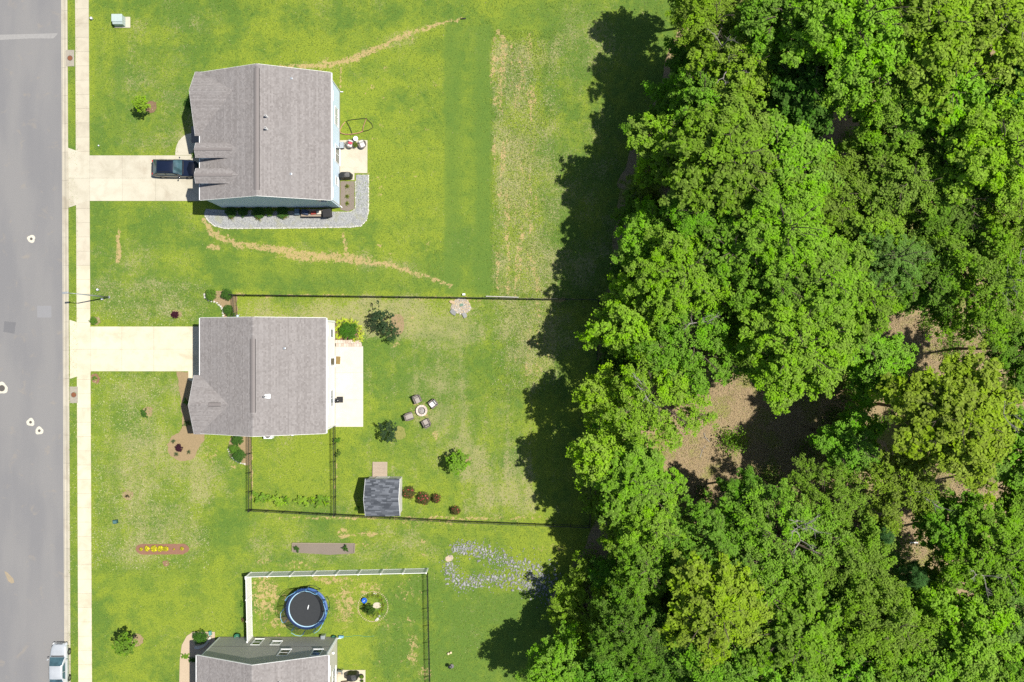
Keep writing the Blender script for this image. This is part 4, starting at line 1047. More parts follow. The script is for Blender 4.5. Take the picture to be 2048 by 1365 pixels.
# ------------------------------------------------------------------ fences
mat_fence = M('black_aluminium', (0.022, 0.022, 0.024), (0.016, 0.016, 0.018), 8, 0.45, 0.4)
mat_vinyl = M('white_vinyl', (0.76, 0.76, 0.74), (0.70, 0.70, 0.68), 4, 0.45)
mat_wood_old = M('weathered_wood', (0.30, 0.25, 0.19), (0.21, 0.17, 0.13), 12, 0.85, bump=0.3)
def metal_fence(pts, label, h=1.25, step=1.85, name='metal_fence'):
    """pts = photo pixels of the fence foot"""
    R = empty(name, P(*pts[0]), 0, label, 'fence', 'black metal garden fences')
    post = MB().box(-0.032, 0.032, -0.032, 0.032, -0.1, h+0.05).add([(-.04, -.04, h+.05), (.04, -.04, h+.05), (.04, .04, h+.05), (-.04, .04, h+.05), (0, 0, h+.085)], [(0, 1, 4), (1, 2, 4), (2, 3, 4), (3, 0, 4)]).mesh('post', mat_fence)
    first = True
    for a, b in zip(pts, pts[1:]):
        A_, B_ = P(*a), P(*b); L = (B_-A_).length; n = max(1, round(L/step)); d = (B_-A_)/n; l = d.length; ang = math.atan2(d.y, d.x)
        mb = MB()
        for z in (0.12, h-0.22, h-0.02): mb.box(0.03, l-0.03, -0.013, 0.013, z-0.016, z+0.016)
        m = max(1, round(l/0.105))
        for i in range(1, m):
            x = l*i/m; mb.box(x-0.0095, x+0.0095, -0.0085, 0.0085, 0.05, h-0.003)
        pm = mb.mesh('panel', mat_fence)
        for k in range(n):
            o = A_+d*k-R.location
            if k > 0 or first: place('post', post, R, o, (0, 0, ang))
            place('panel', pm, R, o, (0, 0, ang))
        place('post', post, R, B_-R.location, (0, 0, ang)); first = False
    return R
metal_fence([(466, 590.5), (900, 595.5), (1196, 600.5)], 'long black fence between the top and middle back lawns')
metal_fence([(472.5, 592), (475.5, 640)], 'short black fence from the top left corner to the middle house')
metal_fence([(1198, 601), (1330, 604), (1482, 606)], 'black fence running on into the woods past the lawn corner')
metal_fence([(503.5, 868), (504, 1020)], 'black fence of the side yard nearest the street')
metal_fence([(671, 852), (672.5, 1028)], 'black fence between side yard and main back lawn')
metal_fence([(503, 1018), (672, 1027.5), (930, 1041.5), (1176, 1051)], 'long black fence along the bottom of the back lawn behind the shed')
metal_fence([(1196, 602), (1192, 760), (1184, 900), (1178, 1050)], 'black fence in the tree shade along the woodland edge')
metal_fence([(856, 1147), (858, 1250), (862, 1420)], 'black fence right of the trampoline lawn')

def vinyl_fence(pts, label, h=1.75):
    R = empty('vinyl_fence', P(*pts[0]), 0, label, 'fence', 'white vinyl fences')
    post = MB().box(-0.064, 0.064, -0.064, 0.064, -0.1, h+0.06).add([(-.075, -.075, h+.06), (.075, -.075, h+.06), (.075, .075, h+.06), (-.075, .075, h+.06), (0, 0, h+.12)], [(0, 1, 4), (1, 2, 4), (2, 3, 4), (3, 0, 4)]).mesh('post', mat_vinyl)
    for i, (a, b) in enumerate(zip(pts, pts[1:])):
        A_, B_ = P(*a), P(*b); d = B_-A_; l = d.length; ang = math.atan2(d.y, d.x)
        o = A_-R.location
        place('post', post, R, o, (0, 0, ang))
        pn = empty('panel', o, ang); pn.parent = R
        n = 15; w = (l-0.13)/n
        bm = MB().box(0.003, w-0.003, -0.012, 0.012, 0.06, h-0.05).mesh('board', mat_vinyl)
        for k in range(n): place('board', bm, pn, (0.065+k*w, 0, 0))
        MB().box(0.06, l-0.06, -0.025, 0.025, h-0.09, h).build('rail', mat_vinyl, pn)
        MB().box(0.06, l-0.06, -0.025, 0.025, 0.03, 0.15).build('rail', mat_vinyl, pn)
    place('post', post, R, P(*pts[-1])-R.location, (0, 0, ang))
    return R
xs_ = [502, 544.5, 588.5, 633.5, 678.5, 722.5, 766.5, 810, 855.5]
vinyl_fence([(x, 1145-(x-502)*0.0226) for x in xs_], 'white vinyl fence above the trampoline')
vinyl_fence([(502.3, 1148), (503.3, 1190), (504.3, 1232), (505.2, 1272)], 'white vinyl fence left of the trampoline ending at the bottom house')

# ------------------------------------------------------------------ beds and gravel
mat_mulch = M('mulch_brown', (0.20, 0.125, 0.075), (0.13, 0.08, 0.05), 16, 0.95, bump=0.9)
mat_mulch_red = M('mulch_red', (0.235, 0.12, 0.075), (0.16, 0.085, 0.06), 16, 0.95, bump=0.9)
mat_mulch_tan = M('mulch_tan', (0.285, 0.205, 0.115), (0.19, 0.145, 0.075), 10, 0.95, bump=0.8)
mat_mulch_grey = M('mulch_grey', (0.21, 0.175, 0.14), (0.14, 0.115, 0.095), 18, 0.95, bump=0.9)
def gravel_mat(name, c1, c2, c3):
    t = NT(name)
    v = t.n.new('ShaderNodeTexVoronoi'); v.inputs['Scale'].default_value = 15; t.l.new(t.geo(), v.inputs['Vector'])
    c = t.mix(t.ramp(t.math('MULTIPLY', v.outputs['Color'], 1.0), .2, .8), c1, c2)
    c = t.mix(t.ramp(t.noise(1.1, 4, .6), .5, .68, 0, .5), c, c3)
    t.bump(v.outputs['Distance'], 0.8, 0.04); return t.fin(c, 0.9, 0.2)
mat_gravel = gravel_mat('grey_gravel', (0.19, 0.197, 0.197), (0.315, 0.32, 0.312), (0.25, 0.25, 0.15))
mat_river = gravel_mat('river_pebbles', (0.40, 0.34, 0.26), (0.24, 0.21, 0.18), (0.36, 0.33, 0.20))
mat_soil = M('dark_soil', (0.13, 0.095, 0.06), (0.09, 0.065, 0.04), 14, 0.95, bump=.6)
def rock_variants(seed, mat, sub=1):
    import bmesh
    out = []
    for s in range(4):
        r = random.Random(seed*10+s); bm = bmesh.new(); bmesh.ops.create_icosphere(bm, subdivisions=sub, radius=1.0)
        for v in bm.verts: v.co = v.co*r.uniform(0.72, 1.12); v.co.z *= 0.6
        me = bpy.data.meshes.new('rock'); bm.to_mesh(me); bm.free(); me.materials.append(mat); out.append(me)
    return out
def rock_mat(name, c1, c2):
    t = NT(name); oi = t.n.new('ShaderNodeObjectInfo').outputs['Random']
    c = t.mix(t.math('ADD', t.math('MULTIPLY', oi, .75), t.math('MULTIPLY', t.noise(14, 3), .25)), c1, c2)
    t.bump(t.noise(22, 3), .4, .02); return t.fin(c, .85, .25)
ROCK_G = rock_variants(1, rock_mat('rock_bluegrey', (0.145, 0.148, 0.146), (0.325, 0.325, 0.315)))
ROCK_W = rock_variants(2, rock_mat('rock_white', (0.36, 0.345, 0.30), (0.56, 0.545, 0.49)))
ROCK_T = rock_variants(3, rock_mat('rock_tan', (0.36, 0.26, 0.15), (0.46, 0.39, 0.27)))
def bed(name, pts, mat, label, cat='flower bed', z=0.035, seed=0, jit=1.7):
    r = random.Random(seed); q = []
    for (x0, y0), (x1, y1) in zip(pts, pts[1:]+pts[:1]):
        n = max(1, int(math.hypot(x1-x0, y1-y0)/5))
        for k in range(n): q.append((x0+(x1-x0)*k/n+r.uniform(-jit, jit), y0+(y1-y0)*k/n+r.uniform(-jit, jit)))
    c = P(sum(p[0] for p in q)/len(q), sum(p[1] for p in q)/len(q))
    R = empty(name, c, 0, label, cat)
    MB().poly([P(*p) for p in q], -0.02, z).build('mulch', mat, R, world=True)
    return R
def ell(cx, cy, rx, ry, n=20): return [(cx+rx*math.cos(a), cy+ry*math.sin(a)) for a in np.linspace(0, 2*math.pi, n+1)[:-1]]
def edging(R, pts, rocks, size, step, seed, name='edge_stone'):
    r = random.Random(seed)
    for (x0, y0), (x1, y1) in zip(pts, pts[1:]):
        n = max(1, int(math.hypot(x1-x0, y1-y0)/step))
        for k in range(n):
            p = P(x0+(x1-x0)*(k+.5)/n+r.uniform(-.4, .4), y0+(y1-y0)*(k+.5)/n+r.uniform(-.4, .4)); s = size*r.uniform(.75, 1.25)
            place(name, rocks[r.randrange(4)], R, (p.x-R.location.x, p.y-R.location.y, 0.05), (0, 0, r.uniform(0, 6.28)), (s*1.2, s, s))
# top house
G = bed('gravel_bed', [(412, 418), (408, 428), (414, 440), (428, 452), (450, 457), (700, 455), (722, 452), (733, 440), (736, 424), (736, 350), (712, 350), (712, 418), (700, 424), (660, 424), (450, 421)], mat_gravel, 'grey gravel strip with white edging round the top house', 'gravel bed', jit=.4)
edging(G, [(410, 432), (416, 442), (430, 453), (450, 457.5), (560, 457), (700, 455), (722, 452.5), (733, 441), (737, 424), (737, 350)], ROCK_W, 0.075, 2.3, 5)
edging(G, [(711, 362), (711, 418), (700, 425), (672, 425)], ROCK_W, 0.06, 2.4, 6)
bed('mulch_bed', [(681, 363), (709, 363), (709, 418), (696, 423), (681, 420)], mat_mulch_grey, 'brown mulch bed with three small plants by the top house', seed=2, z=0.045, jit=.4)
bed('mulch_circle', ell(302, 214, 12, 13), mat_mulch, 'round mulch patch beside the sapling on the top front lawn', 'mulch circle', seed=3)
# middle house
bed('mulch_bed', [(354, 745), (378, 744), (382, 760), (400, 800), (410, 880), (398, 895), (392, 912), (375, 922), (352, 920), (338, 908), (335, 890), (345, 874), (362, 862), (366, 840), (361, 800), (357, 770)], mat_mulch_tan, 'long tan bed ending in a round lobe before the middle house', seed=4)
bed('mulch_bed', [(418, 584), (440, 582), (462, 584), (474, 596), (476, 640), (448, 640), (446, 622), (436, 606), (420, 600)], mat_mulch_tan, 'tan bed with stone edge at the top left fence corner', seed=5)
bed('mulch_bed', [(462, 872), (500, 870), (503, 905), (502, 930), (490, 930), (474, 922), (462, 910), (456, 896)], mat_mulch_tan, 'tan bed with dark shrubs at the lower side of the middle house', seed=6)
bed('mulch_bed', [(671, 640), (690, 640), (712, 646), (724, 664), (725, 682), (671, 684)], mat_mulch, 'mulch bed of yellow green plants above the white patio', seed=7, jit=.3)
bed('mulch_circle', ell(296, 824, 10.5, 11), mat_mulch_tan, 'round tan mulch patch on the middle front lawn', 'mulch circle', seed=8)
bed('mulch_circle', ell(256, 991, 11, 10), mat_mulch_tan, 'worn brown spot with a tiny shrub on the lower front lawn', 'mulch circle', seed=9)
bed('mulch_circle', ell(352, 629, 12, 8), mat_mulch_tan, 'tan mulch patch round the purple shrub above the middle driveway', 'mulch circle', seed=10)
bed('mulch_circle', ell(332, 1127, 6, 6), mat_mulch_red, 'tiny reddish mulch spot below the yellow flower bed', 'mulch circle', seed=11)
bed('mulch_bed', [(282, 1088.5), (368, 1088), (377, 1093), (379, 1098), (376, 1104), (366, 1109), (283, 1109.5), (274, 1104), (271.5, 1098), (274, 1092)], mat_mulch_red, 'long rounded bed of yellow flowers on the lower front lawn', seed=12, jit=.5)
bed('mulch_circle', ell(274, 1281, 12.5, 13), mat_mulch_tan, 'tan ring of soil beside the small tree at lower left', 'mulch circle', seed=13)
bed('mulch_circle', ell(190, 642, 12, 8), mat_mulch_tan, 'tan soil patch at the top corner of the middle driveway', 'mulch circle', seed=14)
bed('mulch_circle', ell(191, 757, 9, 10), mat_mulch_red, 'reddish soil patch at the lower corner of the middle driveway', 'mulch circle', seed=15)
bed('mulch_circle', ell(795, 650, 14, 22), mat_mulch_tan, 'tan soil patch under the twin dark evergreens', 'mulch circle', seed=16)
bed('mulch_circle', ell(800, 866, 11, 15), M('thin_mulch', (.22, .2, .07), (.15, .17, .03), 8, .95), 'faint tan ring right of the dark evergreen bush', 'mulch circle', seed=17, z=.016)
bed('mulch_circle', ell(924, 922, 17, 15), mat_mulch_tan, 'tan ring of soil round the bright round tree', 'mulch circle', seed=18)
S1 = empty('stone_edge', P(430, 600), 0, 'curved row of pale stones at the top left fence corner', 'stone edging')
edging(S1, [(409, 588), (412, 597), (420, 602), (432, 605), (440, 612), (446, 619), (447, 634)], ROCK_W, 0.14, 4.2, 7)
S2 = empty('stone_edge', P(480, 925), 0, 'row of pale stones below the dark shrubs of the middle house', 'stone edging')
edging(S2, [(456, 896), (460, 910), (470, 921), (480, 926), (492, 929)], ROCK_W, 0.11, 3.8, 8)
# block row above the white patio
BW = empty('block_edge', P(697, 687), 0, 'double row of tan blocks between patio and bed', 'stone edging')
mat_block = rock_mat('tan_block', (0.34, 0.27, 0.21), (0.52, 0.46, 0.40))
bk = MB().box(-0.13, 0.13, -0.17, 0.17, 0.0, 0.16).mesh('block', mat_block)
for k in range(10):
    for j in range(2):
        place('block', bk, BW, (P(673.5+k*5.2+j*1.3, 683.8+j*6.6)-BW.location)+Vector((0, 0, .03*(1-j))), (0, 0, rnd.uniform(-.05, .05)))
# framed garden bed below the shed
GB = empty('garden_bed', P(647, 1097), 0, 'wooden framed empty bed below the long bottom fence', 'garden bed')
MB().poly([P(586, 1087), P(709, 1087), P(709, 1107), P(660, 1110), P(586, 1105)], -0.02, 0.05).build('mulch', mat_mulch_grey, GB, world=True)
for a, b in (((585, 1086), (710, 1087)), ((585, 1086), (585.5, 1103)), ((710, 1087), (709, 1106))):
    MB().bar(P(*a)+Vector((0, 0, .07)), P(*b)+Vector((0, 0, .07)), 0.06, 0.2).build('frame_board', mat_wood_old, GB, world=True)
# stone swale
SW = empty('stone_swale', P(1000, 1140), 0, 'long bed of loose blue grey stones running to the woods', 'rock bed')
r_ = random.Random(4); cnt = 0
band_u = [(908, 1098, 7), (930, 1094, 9), (960, 1103, 11), (1000, 1118, 13), (1040, 1132, 14), (1075, 1150, 18), (1098, 1170, 20), (1104, 1196, 14)]
band_l = [(898, 1122, 9), (902, 1150, 11), (925, 1167, 11), (955, 1160, 8), (985, 1158, 10), (1020, 1160, 13), (1055, 1168, 14), (1085, 1185, 14)]
for band, nn in ((band_u, 165), (band_l, 130)):
    cum = [math.hypot(b[0]-a[0], b[1]-a[1]) for a, b in zip(band, band[1:])]; tot = sum(cum)
    for k in range(nn):
        t_ = r_.uniform(0, tot); i = 0
        while t_ > cum[i]: t_ -= cum[i]; i += 1
        f = t_/cum[i]; a, b = band[i], band[i+1]; w = a[2]+(b[2]-a[2])*f
        p = P(a[0]+(b[0]-a[0])*f+r_.gauss(0, w*.72), a[1]+(b[1]-a[1])*f+r_.gauss(0, w*.72)); s = r_.uniform(.08, .18)
        place('rock', ROCK_G[r_.randrange(4)], SW, (p.x-SW.location.x, p.y-SW.location.y, s*.35), (0, 0, r_.uniform(0, 6.28)), (s*1.2, s*.85, s))
smallr = MB()
for k in range(1700):
    band = band_u if r_.random() < .55 else band_l; i = r_.randrange(len(band)-1); f = r_.random(); a, b = band[i], band[i+1]; w = a[2]+(b[2]-a[2])*f
    p = P(a[0]+(b[0]-a[0])*f+r_.gauss(0, w*.85), a[1]+(b[1]-a[1])*f+r_.gauss(0, w*.85)); s = r_.uniform(.03, .075)
    q = [(p.x+s*r_.uniform(.7, 1.2)*math.cos(t_+k), p.y+s*r_.uniform(.7, 1.2)*math.sin(t_+k)) for t_ in (0, 1.2, 2.5, 3.8, 5.0)]
    smallr.poly(q, 0.0, s*.9)
o = smallr.build('small_stones', ROCK_G[0].materials[0], SW, world=True); o['kind'] = 'stuff'
MB().poly([P(888+x, 1114+y) for x, y in ((3, 1), (9, -3), (17, -3), (19, 2), (16, 7), (8, 10), (3, 7))], 0, .06).build('flat_stone', M('flat_stone', (.42, .34, .25), (.36, .29, .21), 6, .9), SW, world=True)
# pebble circle at the fence
PC = empty('pebble_circle', P(922, 615), 0, 'round patch of pebbles and three flat rocks at the long top fence', 'rock bed')
MB().poly([P(922+20*math.cos(a)*(1+.08*math.sin(5*a)), 613+16*math.sin(a)*(1+.1*math.sin(3*a))) for a in np.linspace(0, 2*math.pi, 26)[:-1]], -0.02, 0.04).build('pebbles', mat_river, PC, world=True)
for k in range(150):
    a = r_.uniform(0, 6.28); q = math.sqrt(r_.random()); p = P(922+20*q*math.cos(a), 613+16*q*math.sin(a)); s = r_.uniform(.04, .09)
    place('pebble', (ROCK_T, ROCK_T, ROCK_W, ROCK_G)[k % 4][k % 3], PC, (p.x-PC.location.x, p.y-PC.location.y, .05), (0, 0, a), (s*1.2, s, s))
for pts, mt in (([(898, 603), (902, 600.5), (907, 602), (910, 606), (906, 609), (900, 606)], ROCK_T), ([(899.5, 624), (904, 617), (913, 624), (910.5, 632), (904, 629)], ROCK_G), ([(923.5, 628), (928, 625.5), (934, 629), (933.5, 635), (928, 637)], ROCK_G)):
    MB().poly([P(*p) for p in pts], 0, .16).build('flat_rock', mt[0].materials[0], PC, world=True, bevel=.03)
mat_green_lid = M('green_plastic', (0.12, 0.20, 0.15), (0.09, 0.16, 0.12), 8, .6)
MB().obox(P(923, 610.5)+Vector((0, 0, .08)), .36, .26, .06, .4).build('drain_lid', mat_green_lid, PC, world=True)
# ring bed right of the trampoline
RB = empty('ring_bed', P(746, 1213), 0, 'round edged bed with grass and a blue pot right of the trampoline', 'flower bed')
for k in range(46):
    a = k/46*2*math.pi; p = P(746+30*math.cos(a), 1213.5+30*math.sin(a))
    place('edge_stone', ROCK_T[k % 4], RB, (p.x-RB.location.x, p.y-RB.location.y, .02), (0, 0, a+1.57), (.13, .05, .07))
MB().poly([P(754+9*math.cos(a)*(1+.15*math.sin(3*a)), 1211+6*math.sin(a)) for a in np.linspace(0, 6.28, 18)[:-1]], 0, .03).build('pale_gravel', M('pale_gravel', (.5, .45, .36), (.38, .33, .25), 18, .9, bump=.7), RB, world=True)
for x, y, s in ((755, 1238, .22), (752, 1240, .14), (759, 1232, .17), (748, 1187, .12), (752, 1188, .1)):
    p = P(x, y); place('rock', (ROCK_W if s != .17 else ROCK_G)[2], RB, (p.x-RB.location.x, p.y-RB.location.y, .06), (0, 0, x), (s, s*.85, s))

# ------------------------------------------------------------------ garden plants
gD, gM, gB = (0.055, 0.13, 0.02), (0.095, 0.195, 0.022), (0.14, 0.26, 0.022)
ORD = 'first second third fourth fifth sixth seventh eighth ninth tenth eleventh twelfth'.split()
gDk = (0.040, 0.072, 0.030)
plant(280, 207, 0.82, 1.7, 'tree', (0.20, 0.34, 0.018), 'young lime green sapling on the top front lawn', 'tree', 'small_tree', trunk=1.3)
plant(246, 1289, 1.1, 2.2, 'tree', (0.125, 0.24, 0.02), 'small green tree with a tan ring at lower left', 'tree', 'small_tree', trunk=1.6)
plant(764, 640, 1.45, 2.4, 'wisp', gDk, 'dark evergreen bush, larger of the pair near the fence', 'shrub', trunk=.3)
plant(785, 667, 0.85, 1.9, 'wisp', (0.045, 0.088, 0.03), 'dark evergreen bush, smaller of the pair near the fence', 'shrub', trunk=.2)
plant(776, 862, 1.12, 2.2, 'wisp', gDk, 'dark spiky evergreen left of the fire pit lawn ring', 'shrub', trunk=.2)
plant(915, 928, 1.2, 2.0, 'tree', (0.15, 0.29, 0.02), 'bright round garden tree above the long bottom fence', 'tree', 'small_tree', trunk=.9)
plant(187, 642, 0.42, 0.7, 'dense', gM, 'small round bush at the top corner of the middle driveway')
plant(188, 756, 0.3, 0.4, 'sparse', gM, 'tiny plant at the lower corner of the middle driveway')
plant(350, 630, 0.40, 0.55, 'dense', (0.055, 0.014, 0.025), 'purple shrub on the lawn above the middle driveway')
plant(289, 826, 0.45, 0.8, 'sparse', gD, 'sprawling small bush beside the round mulch on the middle front lawn')
plant(254, 992, 0.24, 0.3, 'sparse', (0.07, .06, .03), 'tiny brownish shrub on the worn lawn spot')
plant(358, 896, 0.42, 0.55, 'dense', (0.05, 0.016, 0.028), 'dark purple shrub in the round lobe of the tan bed')
for x, y, lb in ((346, 883, 'upper left'), (352, 909, 'lower left'), (377, 905, 'right hand')):
    plant(x, y, 0.42, 0.35, 'blades', (0.085, 0.13, 0.05), lb+' grassy tuft in the round lobe of the tan bed', 'grass tuft')
plant(372, 806, 0.40, 0.5, 'sparse', gM, 'low green plant in the house shade, upper of two', 'shrub'); plant(374, 846, 0.45, 0.5, 'sparse', (.12, .16, .05), 'low pale plant in the house shade, lower of two')
plant(422, 590, 0.62, 1.0, 'dense', gM, 'green shrub nearest the stones at the top left fence corner')
plant(454, 589, 0.62, 1.0, 'dense', gD, 'dark round shrub touching the end of the long top fence')
plant(456, 620, 0.55, 0.8, 'dense', gD, 'dark shrub beside the short fence, just off the roof')
plant(461, 631, 0.72, 0.8, 'hosta', gM, 'leafy plant tucked against the roof edge by the short fence')
plant(475, 880, 0.62, 1.0, 'dense', gD, 'topmost of three shrubs below the middle house')
plant(468, 898, 0.58, 0.7, 'dense', gM, 'paler middle shrub of three below the middle house')
plant(478, 912, 0.68, 1.0, 'dense', gD, 'lowest and darkest of three shrubs below the middle house')
plant(462, 911, 0.5, 0.4, 'blades', (.2, .22, .1), 'pale grass tuft at the stones below the middle house', 'grass tuft')
plant(697, 662, 0.95, 1.1, 'dense', (0.055, 0.15, 0.012), 'round vivid green bush above the white patio')
for k, (x, y) in enumerate(((678, 646), (688, 643), (699, 643), (710, 648), (718, 656), (721, 668), (720, 679), (711, 680), (677, 672), (676, 658))):
    plant(x, y, 0.62, 0.5, 'hosta', (0.40, 0.46, 0.06), ORD[k]+' yellow green leafy clump clockwise from the roof corner round the bush', 'hosta', group='yellow green clumps by the patio')
# side yard hedge plants
for k, (x, y, r, lb) in enumerate(((521, 998, .62, 'first'), (534, 999, .5, 'second'), (557, 999, .55, 'third'), (570, 1002, .55, 'fourth'), (604, 999, .55, 'fifth'), (622, 1001, .5, 'sixth'), (638, 1000, .55, 'seventh'), (652, 1003, .55, 'eighth'))):
    plant(x, y, r*1.35, 0.9, 'hosta' if k % 2 else 'sparse', (.22, .35, .03) if k % 3 else (.15, .27, .025), lb+' leafy plant from the left in the side yard row', 'shrub', group='plants in the side yard row')
plant(673, 880, .36, .9, 'sparse', gM, 'upper of two thin plants on the inner fence'); plant(675, 908, .36, .9, 'sparse', (.11, .17, .03), 'lower of two thin plants on the inner fence')
plant(714, 1018, .5, .7, 'blades', gM, 'spiky plant in the shed shadow', 'grass tuft')
for x, y, r, lb in ((818, 986, .68, 'red flowering bush touching the shed wall'), (847, 997, .72, 'wide red flowering bush second from the shed'), (873, 997, .5, 'third red flowering bush from the shed'), (911, 1021, .52, 'red flowering bush standing alone by the bottom fence')):
    plant(x, y, r, 1.0, 'dense', (0.085, 0.085, 0.025), lb, 'flowering shrub', petal=PET_R, group='red flowering bushes')
plant(594, 1097, .36, .6, 'sparse', gD, 'small dark plant at the left end of the framed bed'); plant(690, 1098, .36, .8, 'sparse', gD, 'small dark plant at the right end of the framed bed')
for x, r, lb in ((282, .20, 'leftmost small'), (294, .30, 'second'), (308, .36, 'third and largest'), (321, .34, 'fourth'), (332, .28, 'fifth'), (348, .10, 'tiny sixth'), (364, .2, 'rightmost')):
    plant(x, 1098.5+rnd.uniform(-1, 1), r, .38, 'dense', (0.30, 0.30, 0.02), lb+' yellow flower clump in the long bed', 'flowers', 'flower_clump', petal=PET_Y, group='yellow flower clumps')
plant(739, 1219, .55, 1.3, 'tree', (.05, .10, .015), 'small dark tree in the ring bed by the trampoline', 'tree', 'small_tree', trunk=.3)
for k in range(12):
    a = k*.52; plant(746+20*math.cos(a), 1211+20*math.sin(a), .55, .32, 'blades', (.22, .30, .03), ORD[k]+' grassy tuft clockwise from the right side of the ring bed', 'grass tuft', group='grass tufts of the ring bed')
for k, y in enumerate((373, 393, 407)):
    plant(694, y, .42, .45, 'blades', (.19, .24, .03), ('top', 'middle', 'lowest')[k]+' of three yellow green plants in the mulch behind the top house', 'shrub')
for x, y, r, kd, c, lb in ((462, 424, .62, 'dense', gD, 'dark shrub in the wall shade, leftmost under the top house'), (486, 424, .55, 'dense', gD, 'second dark shrub from the left under the top house'), (517, 425, .7, 'dense', gD, 'third dark shrub in the shade under the top house'),
                      (538, 424, .5, 'dense', gM, 'small shrub between the two grass mounds under the top house'), (565, 424, .7, 'dense', gD, 'rightmost dark shrub in the shade under the top house'),
                      (461, 434, .55, 'blades', (.22, .2, .06), 'left golden grass mound on the gravel'), (516, 434, .7, 'blades', (.22, .2, .06), 'middle golden grass mound on the gravel'), (567, 433, .6, 'blades', (.22, .22, .05), 'right golden grass mound on the gravel')):
    plant(x, y, r, .7, kd, c, lb, 'shrub' if kd == 'dense' else 'ornamental grass')
plant(388, 307, .4, .6, 'sparse', gM, 'small shrub at the dormer corner above the dark car'); plant(378, 205, .6, .9, 'wisp', gD, 'dark shrub in the porch shade of the top house')
plant(400, 1275, .78, 1.1, 'dense', (.05, .13, .015), 'vivid shrub at the front corner of the bottom house'); plant(369, 1312, .4, .3, 'sparse', gB, 'pale weed patch on the pebbled bed'); plant(384, 1319, .4, .6, 'sparse', gD, 'small dark shrub beside the shaded wall of the bottom house')
plant(484, 1210, .3, .4, 'sparse', gM, 'small weed outside the white fence, upper'); plant(486, 1240, .22, .3, 'sparse', (.12, .08, .04), 'small brown weed outside the white fence, lower')

# ------------------------------------------------------------------ shed
SX0, SX1, SY0, SY1 = U(-285.5), U(-218.5), -U(341), -U(268.5)
SH = empty('shed', ((SX0+SX1)/2, (SY0+SY1)/2, 0), 0, 'small garden shed with dark slate coloured roof', 'shed')
mat_shed = M('shed_siding', (0.58, 0.56, 0.52), (0.52, 0.50, 0.46), 3, .6)
ym = (SY0+SY1)/2; he_, hr_ = 2.25, 3.25
MB().prism([(SX0+.1, SY0+.12, 0), (SX0+.1, SY0+.12, he_), (SX0+.1, ym, hr_-.08), (SX0+.1, SY1-.12, he_), (SX0+.1, SY1-.12, 0)], (SX1-SX0-.16, 0, 0)).build('wall', mat_shed, SH, world=True)
for sgn, ya in ((-1, SY0), (1, SY1)):
    e0, e1, r0, r1 = (SX0, ya, he_-.05), (SX1, ya, he_-.05), (SX0, ym, hr_), (SX1, ym, hr_)
    pts = [e0, e1, r1, r0] if sgn < 0 else [e0, r0, r1, e1]
    dk = MB().prism(pts, (0, 0, -.08)).build('roof_slope', mat_deckside, SH, world=True)
    O, Uv, Vv = Vector(e0), Vector((1, 0, 0)), (Vector(r0)-Vector(e0)); lv = Vv.length; Vv.normalize(); N = Uv.cross(Vv)*(-sgn)
    v = 0; j = 0
    while v < lv-.02:
        v1 = min(v+.17, lv); u = -rnd.uniform(0, .5)
        while u < SX1-SX0:
            u1 = u+rnd.uniform(.35, .75); a, b = max(u, 0)+.004, min(u1, SX1-SX0)-.004
            if b-a > .03:
                mb = MB(); z = .014+rnd.choice((0, .006)); p = [O+Uv*a+Vv*v, O+Uv*b+Vv*v, O+Uv*b+Vv*v1, O+Uv*a+Vv*v1]
                mb.add([p[0]+N*z, p[1]+N*z, p[2]+N*.004, p[3]+N*.004, p[0], p[1], p[2], p[3]], [(0, 1, 2, 3), (4, 5, 1, 0), (5, 6, 2, 1), (7, 4, 0, 3)])
                t_ = rnd.choice((.15, .3, .35, .45, .5, .95)) if rnd.random() < .85 else 1.0
                mb.tone = [t_]*8; mb.build('shingle', mat_shingle_shed, dk, world=True)
            u = u1
        v = v1; j += 1
MB().box(SX0+.9, SX0+2.2, SY1-.12, SY1-.07, .12, 2.0).build('door', mat_trim, SH, world=True)
for xx in (SX0, SX1):
    mb = MB()
    for ya in (SY0, SY1): mb.prism([(xx, ya, he_-.17), (xx, ym, hr_-.12), (xx, ym, hr_-.01), (xx, ya, he_-.06)], (.035 if xx == SX1 else -.035, 0, 0))
    mb.build('rake_board', mat_trim, SH, world=True)
RP = empty('shed_ramp', P(760, 940), 0, 'grey plank ramp leading to the garden shed', 'ramp')
for k in range(13):
    y0 = 924+k*2.62; pm = MB(); a, b = P(745.5, y0+2.45), P(775, y0); z = .06+.012*k
    pm.box(a.x, b.x, a.y, b.y, z, z+.035).build('plank', M('plank_wood', (.36, .29, .22), (.27, .215, .16), 10, .85, bump=.3) if k == 0 else bpy.data.materials['plank_wood'], RP, world=True)
for x in (746.5, 774): MB().bar(P(x, 924)+Vector((0, 0, .02)), P(x, 957)+Vector((0, 0, .15)), .05, .08).build('stringer', mat_wood_old, RP, world=True)
